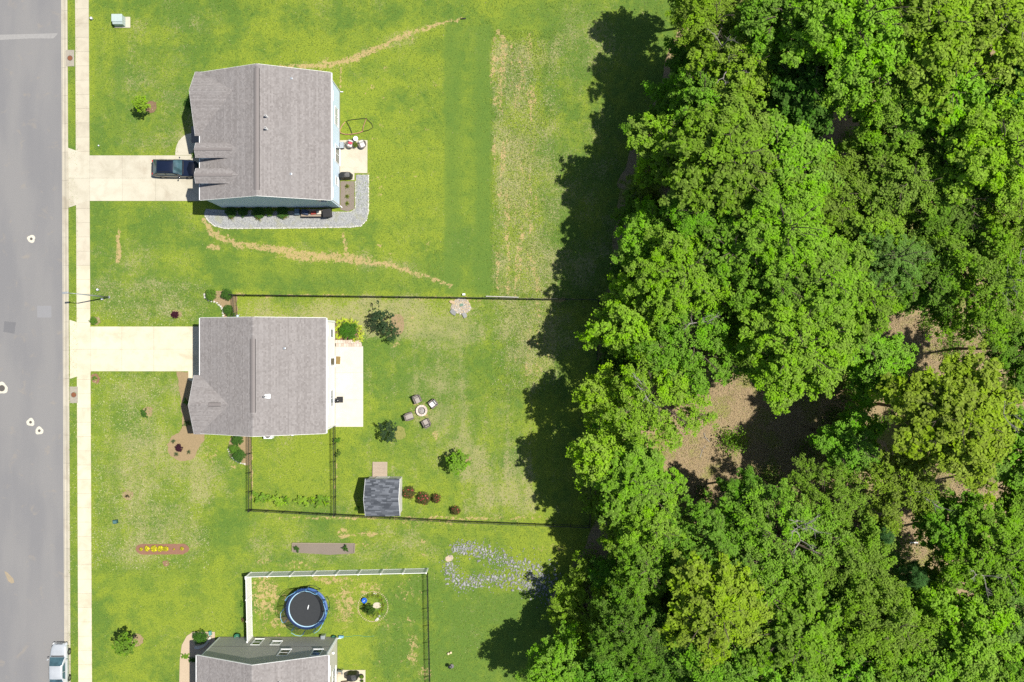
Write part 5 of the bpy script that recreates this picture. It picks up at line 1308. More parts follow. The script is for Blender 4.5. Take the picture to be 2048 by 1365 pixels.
# ------------------------------------------------------------------ vehicles
mat_tyre = M('tyre', (0.018, 0.018, 0.018), (0.012, 0.012, 0.012), 20, 0.85)
mat_rim = M('alloy', (0.45, 0.46, 0.47), (0.35, 0.36, 0.37), 10, 0.35, metal=.8)
mat_carglass = glass_mat('car_glass', (0.05, 0.10, 0.12), 0.04)
mat_lamp = glass_mat('lamp_lens', (0.65, 0.66, 0.66), .1); mat_tail = glass_mat('tail_lens', (.45, .02, .02), .1)
mat_plastic = M('dark_plastic', (0.02, 0.02, 0.022), (0.014, .014, .015), 12, .55)
def paint(name, c, rough=.22, metal=.3):
    t = NT(name); t.fin(t.mix(t.ramp(t.noise(1.5, 2), .3, .7), c, tuple(x*.9 for x in c)), rough, .5, metal); t.b.inputs['Coat Weight'].default_value = .7; t.b.inputs['Coat Roughness'].default_value = .04; return t.m
def car(loc, rz, pm, label, L, Wd, prof, cab, zr, name='parked_car', wheelx=(1.42, -1.38), wr=.34):
    """x forward. prof: [(x, belt height, half width factor)]; cab: base rear, roof rear, roof front, base front"""
    R = empty(name, loc, rz, label, 'car'); w = Wd/2
    mb = MB(); ring = []
    for x, zb, k in prof:
        ww = w*k; z0 = .24
        half = [(ww*.80, z0), (ww*.96, z0+.10), (ww, z0+.30), (ww*.985, zb-.17), (ww*.93, zb-.04), (ww*.80, zb+.005), (ww*.45, zb+.028), (0, zb+.034)]
        sec = half+[(-y, z) for y, z in reversed(half[:-1])]
        ring.append([(x, y, z) for y, z in sec])
    n = len(ring[0]); V = [p for r in ring for p in r]; F = []
    for i in range(len(ring)-1):
        for k in range(n): F.append((i*n+k, (i+1)*n+k, (i+1)*n+(k+1) % n, i*n+(k+1) % n))
    F += [tuple(range(n)), tuple(reversed(range((len(ring)-1)*n, len(ring)*n)))]
    mb.add(V, F); body = mb.build('body', pm, R, True)
    xr0, xr1, xr2, xr3 = cab; zb = max(p[1] for p in prof); wb, wt = w*.90, w*.70
    def P3(t, s):        # cabin side profile: t 0..1 base->roof ; s = (x at base, x at roof)
        return s[0]+(s[1]-s[0])*t
    cb = MB(); secs = []
    stations = [(xr0, 0.0), (xr0+(xr1-xr0)*.5, .52), (xr1, .93), (xr1+(xr2-xr1)*.25, .995), (xr1+(xr2-xr1)*.6, 1.0), (xr2, .95), (xr2+(xr3-xr2)*.5, .53), (xr3, 0.0)]
    for x, t in stations:
        zt = zb-.02+(zr-zb+.02)*t; wtop = wb+(wt-wb)*t; zt0 = zb-.03
        h_ = [(wb, zt0), (wb+(wtop-wb)*.55, zt0+(zt-zt0)*.55), (wtop+.02, zt-.05*t), (wtop*.86, zt), (wtop*.4, zt+.022*t), (0, zt+.028*t)]
        secs.append([(x, y, z) for y, z in h_+[(-y, z) for y, z in reversed(h_[:-1])]])
    n = len(secs[0]); V = [p for r in secs for p in r]; F = []
    for i in range(len(secs)-1):
        for k in range(n-1): F.append((i*n+k, (i+1)*n+k, (i+1)*n+k+1, i*n+k+1))
    cb.add(V, F); cb.build('cabin', pm, R, True)
    # glazing, slightly proud of the cabin shell
    def pane(nm, a, b, k0, k1, off, ins=.0):
        mb = MB(); ra, rb = secs[a], secs[b]
        pts = []
        for r0, r1, f in ((ra, rb, ins), (ra, rb, 1-ins)):
            pts.append([Vector(r0[k]).lerp(Vector(r1[k]), f) for k in range(k0, k1+1)])
        V = [p+Vector(off) for row in pts for p in row]; m = k1-k0+1
        mb.add(V, [(k, m+k, m+k+1, k+1) for k in range(m-1)]); return mb, m
    for nm, st, off in (('windshield', (5, 6, 7), (.010, 0, .014)), ('rear_window', (2, 1, 0), (-.010, 0, .014))):
        mb = MB(); rows = []
        for i, f in ((0, .10), (1, 0), (2, -.14)):
            r0 = secs[st[i]]
            if i == 0: row = [Vector(r0[k]).lerp(Vector(secs[st[1]][k]), .10) for k in range(2, n-2)]
            elif i == 2: row = [Vector(r0[k]).lerp(Vector(secs[st[1]][k]), .16) for k in range(2, n-2)]
            else: row = [Vector(r0[k]) for k in range(2, n-2)]
            c = sum(row, Vector((0, 0, 0)))/len(row)
            rows.append([Vector((p.x, p.y*.95, p.z))+Vector(off) for p in row])
        m = len(rows[0]); V = [p for r in rows for p in r]
        F = [(i*m+k, (i+1)*m+k, (i+1)*m+k+1, i*m+k+1) for i in range(2) for k in range(m-1)]
        mb.add(V, F).build(nm, mat_carglass, R, True)
    for s in (1, -1):
        for xa, xb in ((xr1+(xr2-xr1)*.04-.25, xr1+(xr2-xr1)*.50-.03), (xr1+(xr2-xr1)*.50+.03, xr2+.38)):
            zl, zh = zb+.02, zr-.11; yl = wb-.008; f = (zh-zb)/(zr-zb); yh = wb+(wt+.02-wb)*f
            x2, x3 = (xa+.22 if xa < xr1 else xa), (xb-.42 if xb > xr2 else xb)
            MB().add([(xa, s*(yl+.02), zl), (xb, s*(yl+.02), zl), (x3, s*(yh+.022), zh), (x2, s*(yh+.022), zh)], [(0, 1, 2, 3) if s > 0 else (3, 2, 1, 0)]).build('side_window', mat_carglass, R)
        m_ = MB(); m_.obox((xr3-.32, s*(w+.09), zb+.06), .11, .2, .13, s*.25); m_.build('mirror', pm, R, True, bevel=.03)
        fx = prof[-1][0]; hz = prof[-1][1]
        MB().obox((fx-.16, s*w*.66, hz-.10), .26, .36, .10, -s*.55, .25).build('headlight', mat_lamp, R, bevel=.03)
        rx = prof[0][0]
        MB().obox((rx+.12, s*w*.70, zb-.12), .10, .24, .14, s*.45).build('taillight', mat_tail, R, bevel=.03)
        for xw_ in wheelx:
            wh = MB(); pts = [(wr, -.1), (wr, .1)]
            V = []; nn = 18
            for r0, yy in ((wr*.62, -.11), (wr*.95, -.11), (wr, -.06), (wr, .06), (wr*.95, .11), (wr*.62, .11)):
                V += [(xw_+r0*math.cos(q*2*math.pi/nn), s*(w-.09)+yy, wr+r0*math.sin(q*2*math.pi/nn)) for q in range(nn)]
            F = [(i*nn+q, i*nn+(q+1) % nn, (i+1)*nn+(q+1) % nn, (i+1)*nn+q) for i in range(5) for q in range(nn)]
            t_ = wh.add(V, F).build('wheel', mat_tyre, R, True)
            rm = MB(); V = [(xw_+wr*.62*math.cos(q*2*math.pi/nn), s*(w-.09)+s*.085, wr+wr*.62*math.sin(q*2*math.pi/nn)) for q in range(nn)]
            rm.add(V+[(xw_, s*(w-.09)+s*.11, wr)], [(q, (q+1) % nn, nn) for q in range(nn)]).build('rim', mat_rim, t_)
    MB().obox((prof[-1][0]-.02, 0, .62), .10, w*.8, .16).build('grille', mat_plastic, R, bevel=.02).location.x = -.06
    MB().box(xr3-.02, xr3+.08, -w*.74, w*.74, zb-.005, zb+.035).build('cowl', mat_plastic, R, bevel=.01)
    return R
suv = car(P(351.8, 338, .5)*1.0-Vector((0, 0, .444)), math.radians(-1.0), paint('navy_paint', (0.008, 0.013, 0.032), .16, .2), 'dark blue car parked on the top driveway',
    4.75, 1.86, [(-2.37, .80, .80), (-2.30, .98, .89), (-2.05, 1.06, .965), (-1.4, 1.07, 1.0), (0, 1.05, 1.0), (1.0, 1.03, .985), (1.7, .97, .955), (2.05, .90, .90), (2.22, .82, .82), (2.34, .72, .70), (2.40, .60, .52)],
    (-2.16, -1.52, .12, .98), 1.62)
for s in (-1, 1): MB().tube([(-1.45, s*.58, 1.63), (-1.35, s*.58, 1.68), (-.1, s*.58, 1.68), (0, s*.58, 1.63)], .018, 5).build('roof_rail', mat_plastic, suv)
sil = car(P(119.5, 1332, .5)*1.0-Vector((0, 0, .56)), math.radians(90+.3), paint('silver_paint', (0.52, 0.545, 0.56), .25, .35), 'silver saloon car at the kerb, cut by the bottom edge',
    4.8, 1.84, [(-2.4, .78, .78), (-2.3, .92, .88), (-1.9, .97, .96), (-1.2, .97, 1.0), (0, .95, 1.0), (1.0, .93, .985), (1.6, .87, .955), (2.0, .80, .89), (2.2, .74, .80), (2.34, .66, .68), (2.42, .54, .48)],
    (-1.95, -1.05, .25, 1.15), 1.44)

# ------------------------------------------------------------------ street furniture
mat_pole = M('galvanised_pole', (0.36, 0.38, 0.39), (0.28, 0.30, 0.31), 6, .5, metal=.4)
LP = empty('street_lamp', P(218, 595), 0, 'tall grey street lamp leaning across the pavement above the middle driveway', 'street lamp')
hl = 6.4; top = P(146, 587.8, hl)-LP.location
MB().tube([(0, 0, 0), (0.0, 0.0, hl*.5), (top.x*.0, 0, hl)], .085, 10, .055).build('pole', mat_pole, LP, True)
MB().tube([(0, 0, hl-.05), (-.35, .03, hl+.06), (-.8, .07, hl+.08)], .035, 6).build('arm', mat_pole, LP, True)
MB().obox((-1.05, .09, hl+.06), .62, .2, .11, .09).build('lamp_head', mat_pole, LP, bevel=.04)
MB().lathe([(.14, 0), (.14, .06), (.1, .1)], 12).build('base_plate', mat_pole, LP)
TB = empty('transformer_box', P(245, 45), 0, 'pale green utility cabinet on a concrete pad at the top left', 'utility box')
MB().box(-.80, .85, -.62, .55, -.05, .10).build('pad', mat_conc_a, TB, bevel=.02)
mat_util = M('pale_green_metal', (0.36, 0.43, 0.41), (0.31, 0.38, 0.36), 5, .45)
MB().prism([(-.66, -.52, .1), (-.66, .46, .1), (-.66, .46, .95), (-.66, -.25, .95), (-.66, -.52, .80)], (1.05, 0, 0)).build('cabinet', mat_util, TB, bevel=.02)
MB().box(-.70, .43, -.30, .49, .95, .99).build('lid', mat_util, TB, bevel=.01)
def stub(x, y, label, mat, r=.13, h=.35, name='utility_marker', cat='utility marker'):
    R = empty(name, P(x, y), 0, label, cat)
    MB().lathe([(r, 0), (r*.95, h*.8), (r*.6, h)], 10).build('post', mat, R, True); MB().lathe([(r*1.08, h*.72), (r*1.08, h*.80)], 10).build('band', mat_plastic, R)
mat_white_p = M('white_plastic', (.66, .69, .70), (.58, .60, .61), 6, .5)
stub(184.5, 38.5, 'small white utility post at the top of the pavement', mat_white_p, .15)
stub(197, 580, 'white marker above the street lamp foot', mat_white_p, .13); stub(206, 598.5, 'white marker just below the street lamp foot', mat_white_p, .12)
stub(198, 292, 'tiny white marker above the top driveway', mat_white_p, .08, .15)
UB = empty('utility_box', P(232.5, 1043), .1, 'dark teal utility box on the lower front lawn', 'utility box')
MB().box(-.22, .22, -.2, .2, -.05, .38).build('housing', M('teal_box', (.03, .09, .085), (.02, .06, .06), 5, .5), UB, bevel=.03); MB().box(-.16, .16, -.14, .14, .38, .42).build('lid', M('teal_lid', (.06, .14, .14), (.05, .11, .11)), UB, bevel=.01)
DP = empty('drain_pipe', P(927, 38), 0, 'dark drain pipe end at the tip of the upper soil trail', 'drain pipe')
MB().tube([(-.3, -.04, .02), (.1, 0, .05), (.22, .02, .06)], .075, 10).build('pipe', mat_black, DP, True); MB().tube([(.22, .02, .06), (.25, .02, .06)], .085, 10).build('collar', mat_plastic, DP)
DB = empty('drain_box', P(928, 589.5), 0, 'small white box at the long top fence above the pebbles', 'utility box')
MB().box(-.13, .13, -.08, .08, 0, .25).build('housing', mat_white_p, DB, bevel=.01); MB().box(-.15, .15, -.1, .1, .25, .28).build('lid', mat_white_p, DB)

# ------------------------------------------------------------------ fire pit and chairs
FP = empty('fire_pit', P(843.3, 821.6, .2)*1.0-Vector((0, 0, .2)), 0, 'round stone fire pit between four wicker chairs', 'fire pit')
mat_fblock = rock_mat('fire_block', (.40, .33, .28), (.55, .48, .42))
nb = 12
def wedge(r0, r1, da, z0, z1):
    m = MB(); q = [(r*math.cos(a), r*math.sin(a)) for r, a in ((r0, -da), (r1, -da), (r1*1.02, 0), (r1, da), (r0, da), (r0*.98, 0))]
    return m.poly(q, z0, z1).mesh('block', mat_fblock)
w1 = wedge(.40, .60, math.pi/nb-.012, 0, .16); w2 = wedge(.40, .60, math.pi/nb-.012, .165, .32)
for k in range(nb):
    place('block', w1, FP, rot=(0, 0, k*2*math.pi/nb)); place('block', w2, FP, rot=(0, 0, (k+.5)*2*math.pi/nb))
MB().lathe([(.40, .30), (.40, .03), (.02, .03)], 18, caps=False).build('liner', M('soot', (.05, .05, .05), (.03, .03, .03), 8, .9), FP)
MB().lathe([(.36, .05), (.2, .12), (.05, .16)], 12).build('ash', M('ash', (.36, .35, .33), (.16, .15, .14), 9, .95, bump=.8), FP)
for k in range(3): MB().tube([(-.2+.1*k, -.2, .14), (.15-.1*k, .2, .2)], .045, 6).build('log', mat_dead, FP)
mat_wick = M('wicker', (.17, .145, .125), (.11, .095, .085), 30, .8, bump=.5)
mat_cush_g = M('cushion_taupe', (.30, .27, .24), (.25, .225, .20), 8, .9); mat_cush_w = M('cushion_pale', (.56, .55, .52), (.5, .49, .46), 8, .9)
def wicker_chair(x, y, face, label, cm, tiltb=.0):
    p = P(x, y, .3); R = empty('wicker_chair', (p.x, p.y, 0), face, label, 'chair', 'wicker chairs round the fire pit')   # +x = front
    MB().box(-.36, .36, -.36, .36, .12, .34).build('seat_base', mat_wick, R, bevel=.04)
    MB().box(-.26, .37, -.26, .26, .34, .46).build('seat_cushion', cm, R, bevel=.05)
    MB().add([(-.40, -.36, .12), (-.26, -.36, .12), (-.26, .36, .12), (-.40, .36, .12), (-.52, -.33, .88), (-.42, -.33, .90), (-.42, .33, .90), (-.52, .33, .88)], [(3, 2, 1, 0), (4, 5, 6, 7), (0, 1, 5, 4), (1, 2, 6, 5), (2, 3, 7, 6), (3, 0, 4, 7)]).build('backrest', mat_wick, R, bevel=.03)
    MB().add([(-.25, -.25, .46), (-.15, -.25, .46), (-.15, .25, .46), (-.25, .25, .46), (-.38, -.24, .84), (-.30, -.24, .86), (-.30, .24, .86), (-.38, .24, .84)], [(3, 2, 1, 0), (4, 5, 6, 7), (0, 1, 5, 4), (1, 2, 6, 5), (2, 3, 7, 6), (3, 0, 4, 7)]).build('back_cushion', cm, R, bevel=.03)
    for s in (-1, 1):
        MB().box(-.38, .36, s*.36-.06, s*.36+.06, .12, .60).build('armrest', mat_wick, R, bevel=.04)
    for a in (-.3, .3):
        for b in (-.3, .3): MB().box(a-.03, a+.03, b-.03, b+.03, 0, .13).build('leg', mat_wick, R)
for x, y, lb, cm in ((834.7, 799.5, 'wicker chair above the fire pit', mat_cush_g), (866, 808, 'wicker chair right of the fire pit with pale cushion', mat_cush_w), (819.3, 833, 'wicker chair left of the fire pit', mat_cush_g), (852.5, 846, 'wicker chair below the fire pit', mat_cush_g)):
    wicker_chair(x, y, math.atan2(-(821.6-y), 843.3-x)*1.0 + rnd.uniform(-.15, .15), lb, cm)

# ------------------------------------------------------------------ patio things
def mat_rug(x, y, w, h, label, m):
    R = MB().box(-w/2, w/2, -h/2, h/2, 0, .02).build('door_mat', m, None, bevel=.005); R.location = P(x, y)+Vector((0, 0, .062)); R.rotation_euler = (0, 0, -.05); tag(R, label, 'mat')
mat_rug(676.5, 721, .46, .82, 'brown door mat on the white patio', M('coir', (.22, .155, .06), (.16, .11, .04), 25, .95, bump=.6))
GR = empty('kettle_grill', P(680, 800), 0, 'small black grill by the window on the white patio', 'grill', None)
MB().box(-.34, .34, -.30, .34, .062, .075).build('floor_mat', mat_plastic, GR)
MB().lathe([(.05, .62), (.2, .66), (.26, .76), (.26, .80), (.2, .92), (.04, .97)], 16, (-.12, -.02, 0)).build('kettle', M('grill_black', (.015, .016, .018), (.01, .01, .012), 10, .3, .6), GR, True)
for a in (.5, 2.6, 4.7): MB().tube([(-.12+.15*math.cos(a), -.02+.15*math.sin(a), .68), (-.12+.3*math.cos(a), -.02+.3*math.sin(a), .075)], .015, 5).build('leg', mat_iron, GR)
MB().box(-.62, -.38, -.12, .10, .70, .72).build('side_shelf', mat_flash, GR)
def covered_grill(x, y, L, Wd, rz, label, h=1.1):
    p = P(x, y, .5); R = empty('covered_grill', (p.x, p.y, .062), rz, label, 'grill')
    rows = []; ns, nz = 24, 5; rr = random.Random(int(x))
    for j in range(nz):
        t = j/(nz-1); z = h*t; sh = 1.0-.10*t-(.12 if j == nz-1 else 0)
        rows.append([(L/2*sh*(1+.05*math.sin(6*a+j)*rr.uniform(.5, 1.2))*(abs(math.cos(a))**.5)*(1 if math.cos(a) > 0 else -1), Wd/2*sh*(1+.06*rr.uniform(-1, 1))*(abs(math.sin(a))**.5)*(1 if math.sin(a) > 0 else -1), z-(.10*abs(math.cos(a)) if j == nz-1 else 0)) for a in np.linspace(0, 2*math.pi, ns+1)[:-1]])
    V = [q for r in rows for q in r]+[(0, 0, h+.03)]; F = [(j*ns+k, j*ns+(k+1) % ns, (j+1)*ns+(k+1) % ns, (j+1)*ns+k) for j in range(nz-1) for k in range(ns)]
    F += [((nz-1)*ns+k, (nz-1)*ns+(k+1) % ns, nz*ns) for k in range(ns)]
    MB().add(V, F).build('cover', M('cover_black', (.016, .017, .018), (.010, .010, .011), 14, .5, .5, bump=.5) if 'cover_black' not in bpy.data.materials else bpy.data.materials['cover_black'], R, False)
    for a in (-1, 1): MB().tube([(a*L*.35, -Wd*.3, .05), (a*L*.35, Wd*.3, .05)], .05, 8).build('wheel', mat_tyre, R)
covered_grill(691.5, 352, 1.35, .72, .03, 'black covered grill on the patio of the top house')
covered_grill(705, 1352.5, 1.25, .85, .0, 'black covered grill on the patio of the bottom house')
def round_chair(x, y, face, label, cc):
    p = P(x, y, .35); R = empty('round_chair', (p.x, p.y, .062), face, label, 'chair', 'round patio chairs of the top house')
    MB().lathe([(.30, .0), (.26, .22), (.40, .42), (.44, .48), (.40, .44), (.05, .34)], 18).build('basket', mat_wick, R, True)
    MB().obox((.06, 0, .45), .44, .48, .10).build('seat_cushion', cc, R, bevel=.06); MB().obox((-.26, 0, .60), .14, .5, .34, 0, -.35).build('back_cushion', cc, R, bevel=.05)
    MB().tube([(-.42*math.cos(a), .46*math.sin(a), .48+.34*math.cos(a)) for a in np.linspace(-1.4, 1.4, 9)], .022, 5).build('back_frame', mat_wick, R)
round_chair(701, 289.5, -1.9, 'round patio chair with red and white cushions', mat_cush_w)
pc = bpy.data.objects[[o.name for o in bpy.data.objects if o.get('label') == 'round patio chair with red and white cushions'][0]]
MB().obox((-.12, .02, .62), .32, .42, .08, 0, -.3).build('red_pillow', M('red_cloth', (.50, .06, .10), (.42, .05, .08), 8, .8), pc, bevel=.04)
round_chair(725, 290, -1.2, 'round patio chair with a white cushion', mat_cush_w)
PT = empty('potted_plant', P(712.5, 292)+Vector((0, 0, .062)), 0, 'green potted plant between the two round patio chairs', 'potted plant')
MB().lathe([(.14, 0), (.19, .32), (.21, .34), (.17, .32), (.17, .28)], 14).build('pot', M('terracotta', (.30, .16, .09), (.24, .12, .07)), PT, True); place('foliage', FOL['dense'][0], PT, (0, 0, .5), (0, 0, 0), (.30, .30, .25), (.12, .17, .02))
ST = empty('side_table', P(713, 280)+Vector((0, 0, .0)), .4, 'small white table behind the round patio chairs', 'table')
MB().lathe([(.24, .5), (.26, .53), (.24, .55)], 16).build('top', mat_white_p, ST)
for a in (0, 2.1, 4.2): MB().tube([(.18*math.cos(a), .18*math.sin(a), .5), (.22*math.cos(a), .22*math.sin(a), 0)], .02, 5).build('leg', mat_white_p, ST)
GC = empty('glass_crate', P(685.5, 293)+Vector((0, 0, .062)), 0, 'pale wire crate against the wall of the top house', 'crate')
for x in (-.2, .2):
    MB().box(x-.015, x+.015, -.32, .32, 0, .5).build('side', mat_flash, GC)
MB().box(-.22, .22, -.33, .33, .5, .52).build('lid', mat_flash, GC)
# bent tube frame on the lawn
TF = empty('tube_frame', P(713, 252), 0, 'red and dark curved tube frame lying on the lawn behind the top house', 'play frame')
mat_red = M('red_tube', (.48, .22, .18), (.40, .18, .14), 8, .5)
def arcpts(pp, h): return [P(x, y)-TF.location+Vector((0, 0, h)) for x, y in pp]
MB().tube(arcpts([(691, 245), (685, 252), (680, 262), (682, 267), (692, 270), (705, 269.5), (718, 267), (726, 264)], .18), .033, 6).build('red_arc', mat_red, TF, True)
MB().tube(arcpts([(726, 264), (738, 261), (747, 256), (744, 248), (733, 238), (722, 238.5), (700, 241), (692, 244)], .14), .025, 6).build('dark_arc', mat_plastic, TF, True)
MB().tube(arcpts([(726, 264), (727, 256), (733, 239)], .2), .025, 6).build('cross_tube', mat_red, TF, True); MB().tube(arcpts([(694, 245), (699, 253), (705, 268)], .15), .03, 6).build('cross_tube', mat_plastic, TF, True)
# work table and bin by the top house
WT = empty('potting_bench', P(628, 427), 0, 'low bench loaded with odds and ends beside the top house', 'bench')
MB().box(-1.25, 1.25, -.50, -.42, .30, .55).build('front_board', mat_plastic, WT, bevel=.01); MB().box(-1.3, 1.25, -.42, .38, .28, .34).build('top', mat_wood_old, WT)
for x in (-1.15, 1.15):
    for y in (-.35, .3): MB().box(x-.04, x+.04, y-.04, y+.04, 0, .28).build('leg', mat_wood_old, WT)
def prop(nm, x, y, z, sx_, sy_, sz_, m, label, cat, bev=.03):
    R = empty(nm, P(x, y)+Vector((0, 0, z)), rnd.uniform(-.2, .2), label, cat)
    MB().box(-sx_/2, sx_/2, -sy_/2, sy_/2, 0, sz_).build('body', m, R, bevel=bev); MB().box(-sx_*.42, sx_*.42, -sy_*.42, sy_*.42, sz_, sz_+.03).build('lid', m, R)
prop('storage_box', 613, 426.5, .34, .7, .5, .3, M('navy_box', (.05, .07, .12), (.04, .05, .09)), 'dark blue box on the loaded bench', 'box')
prop('storage_box', 629, 428, .34, .55, .3, .2, M('red_box', (.38, .07, .05), (.3, .05, .04)), 'red box in the middle of the loaded bench', 'box')
prop('storage_box', 640, 427, .34, .5, .36, .22, M('cream_box', (.55, .5, .42), (.48, .43, .36)), 'cream box at the right end of the loaded bench', 'box')
prop('storage_box', 596.5, 425.5, 0, .5, .62, .62, M('slate_box', (.10, .15, .20), (.08, .12, .16)), 'slate blue box at the left end of the loaded bench', 'box')
BN = empty('rubbish_bin', P(658, 429), .1, 'black bin right of the loaded bench', 'bin')
MB().prism([(-.35, -.36, 0), (.35, -.36, 0), (.4, -.4, 1.0), (-.4, -.4, 1.0)], (0, .74, 0)).build('body', mat_plastic, BN, bevel=.04); MB().box(-.43, .43, -.44, .40, 1.0, 1.06).build('lid', mat_plastic, BN, bevel=.02)
for s in (-.32, .32): MB().tube([(s-.05, .38, .12), (s+.05, .38, .12)], .12, 10).build('wheel', mat_tyre, BN)

# ------------------------------------------------------------------ trampoline
p0 = P(613.6, 1218, .9)
TR = empty('trampoline', (p0.x, p0.y, 0), 0, 'round blue edged trampoline with safety net beside the white fence', 'trampoline')
def ringpts(r, z, n=40, a0=0, a1=2*math.pi): return [(r*math.cos(a), r*math.sin(a), z) for a in np.linspace(a0, a1, n+1)[:(-1 if a1-a0 > 6.2 else None)]]
mat_matb = M('jump_mat', (.028, .031, .034), (.023, .026, .029), 5, .8)
MB().lathe([(.0, .88), (1.85, .90)], 48, caps=False).build('mat', mat_matb, TR, True)
mat_pad = M('blue_pad', (.04, .095, .26), (.03, .075, .21), 4, .45); mat_lpad = M('pale_blue_trim', (.30, .46, .56), (.25, .40, .50), 6, .5)
MB().lathe([(1.92, .93), (1.98, .97), (2.16, .97), (2.22, .90)], 48, caps=False).build('pad', mat_pad, TR, True)
MB().lathe([(1.84, .915), (1.88, .945), (1.93, .945)], 48, caps=False).build('pad_trim', mat_lpad, TR, True)
MB().tube(ringpts(2.17, .86), .04, 6, closed=True).build('frame', mat_flash, TR, True)
mat_tp = M('pole_blue', (.10, .30, .58), (.08, .24, .48), 6, .4); mat_tl = M('pole_light', (.20, .42, .60), (.17, .36, .52), 6, .4)
for k in range(6):
    a = k*math.pi/3+.2; da = .27; q0, q1 = a-da, a+da
    def pt(ang, r, z): return (r*math.cos(ang), r*math.sin(ang), z)
    MB().tube([pt(q0, 2.24, .0), pt(q0, 2.24, 1.0), pt(q0, 2.28, 2.2), pt(q0+.06, 2.34, 2.42), pt(a, 2.38, 2.45), pt(q1-.06, 2.34, 2.42), pt(q1, 2.28, 2.2), pt(q1, 2.24, 1.0), pt(q1, 2.24, 0)], .024, 6).build('pole', mat_tl, TR, True)
    MB().tube([pt(q0, 2.245, 1.1), pt(q0, 2.275, 2.1)], .045, 6).build('pole_foam', mat_tp, TR, True); MB().tube([pt(q1, 2.245, 1.1), pt(q1, 2.275, 2.1)], .045, 6).build('pole_foam', mat_tp, TR, True)
    MB().tube([pt(q0, 2.2, .86), pt(q0, 2.2, .05), pt(a, 2.25, .03), pt(q1, 2.2, .05), pt(q1, 2.2, .86)], .025, 6).build('leg', mat_plastic, TR, True)
tn_ = NT('safety_net'); tn_.fin(tn_.mix(tn_.noise(20, 2), (.012, .013, .016), (.02, .021, .025)), .8)
tp_ = tn_.n.new('ShaderNodeBsdfTransparent'); mx_ = tn_.n.new('ShaderNodeMixShader'); mx_.inputs[0].default_value = .5
tn_.l.new(tp_.outputs[0], mx_.inputs[1]); tn_.l.new(tn_.b.outputs[0], mx_.inputs[2]); tn_.l.new(mx_.outputs[0], tn_.out.inputs['Surface'])
MB().lathe([(1.95, .92), (2.12, 1.5), (2.22, 2.35)], 48, caps=False).build('net', tn_.m, TR, True)
MB().tube(ringpts(2.22, 2.35), .014, 4, closed=True).build('net_rope', mat_plastic, TR)
LF = MB().add([(-.04, -.25, 0), (.03, -.22, .01), (.06, .05, .03), (.04, .26, .01), (-.01, .24, .02), (-.05, 0, .03)], [(0, 1, 2, 3, 4, 5)]).build('paper_scrap', mat_white_p); LF.location = P(616.5, 1214.8, .91)+Vector((0, 0, .012)); LF.rotation_euler = (0, 0, -.2); tag(LF, 'white scrap lying on the trampoline mat', 'scrap')
# blue pot, ball pair, small grill, bins
BP = empty('blue_pot', P(730, 1199.5), 0, 'blue round pot in the ring bed', 'pot')
MB().lathe([(.18, 0), (.27, .2), (.29, .38), (.25, .38), (.22, .3), (.03, .28)], 20).build('bowl', M('blue_glaze', (.02, .12, .50), (.015, .09, .4), 4, .25, .6), BP, True); MB().lathe([(.07, .28), (.06, .46), (.02, .5)], 10).build('finial', M('pale_finial', (.35, .5, .68), (.3, .42, .58)), BP, True)
for dx, dy, lb in ((896.8, 1307, 'left pale ball of the pair on the lower lawn'), (901.6, 1305, 'right pale ball of the pair on the lower lawn')):
    b = MB(); b.lathe([(.02, 0), (.09, .03), (.13, .11), (.13, .15), (.09, .23), (.02, .26)], 14).build('ball', M('ball_cream', (.62, .50, .32), (.56, .44, .28)) if 'ball_cream' not in bpy.data.materials else bpy.data.materials['ball_cream'], None, True)
    o = bpy.context.scene.objects[-1] if False else [q for q in bpy.data.objects if q.name.startswith('ball')][-1]
    o.location = P(dx, dy); tag(o, lb, 'ball', 'pale balls on the lower lawn')
KG = empty('fire_bowl', P(900.5, 1329), 0, 'small black kettle barbecue on the lawn at the bottom', 'grill')
MB().lathe([(.05, .52), (.16, .56), (.20, .68), (.20, .72), (.16, .80), (.03, .84)], 16).build('kettle', bpy.data.materials['grill_black'], KG, True)
for a in (.4, 2.5, 4.6): MB().tube([(.1*math.cos(a), .1*math.sin(a), .58), (.24*math.cos(a), .24*math.sin(a), 0)], .012, 5).build('leg', mat_iron, KG)
MB().lathe([(.22, .12), (.22, .14)], 14, (.18, -.16, 0)).build('ash_tray', M('ash_tray', (.16, .15, .15), (.12, .11, .11)), KG)
def bin_round(x, y, label, m, r=.3, h=.45):
    R = empty('garden_tub', P(x, y), 0, label, 'tub'); MB().lathe([(r*.8, 0), (r, h), (r*1.05, h), (r*.92, h), (r*.78, .08), (.01, .08)], 18).build('tub', m, R, True)
    MB().tube([(r*.9*math.cos(a), r*.9*math.sin(a)*.2, h+.16*math.sin(a)) for a in np.linspace(0, math.pi, 7)], .012, 5).build('handle', m, R)
mat_gtub = M('green_tub', (.03, .14, .085), (.02, .10, .06), 5, .4)
bin_round(477, 1271, 'green tub beside the bottom house left of the white fence', mat_gtub, .33); bin_round(669, 1274, 'green hose tub at the corner of the bottom house', mat_gtub, .26, .35)
prop('storage_box', 422, 1265.5, 0, .22, .45, .35, M('teal_bin', (.10, .28, .25), (.08, .22, .2)), 'small teal box at the front of the bottom house', 'box')
prop('utility_box', 648, 1271.5, 0, .42, .45, .7, mat_flash, 'grey box under the wall near the trampoline', 'utility box')
prop('hose_reel', 683, 1272.5, 0, .5, .22, .3, M('blue_reel', (.18, .36, .48), (.14, .3, .4)), 'blue grey hose reel at the corner of the bottom house', 'hose reel')
hz = [P(683+k*6, 1272.5+1.2*math.sin(k*.9))+Vector((0, 0, .02)) for k in range(0, 12)]
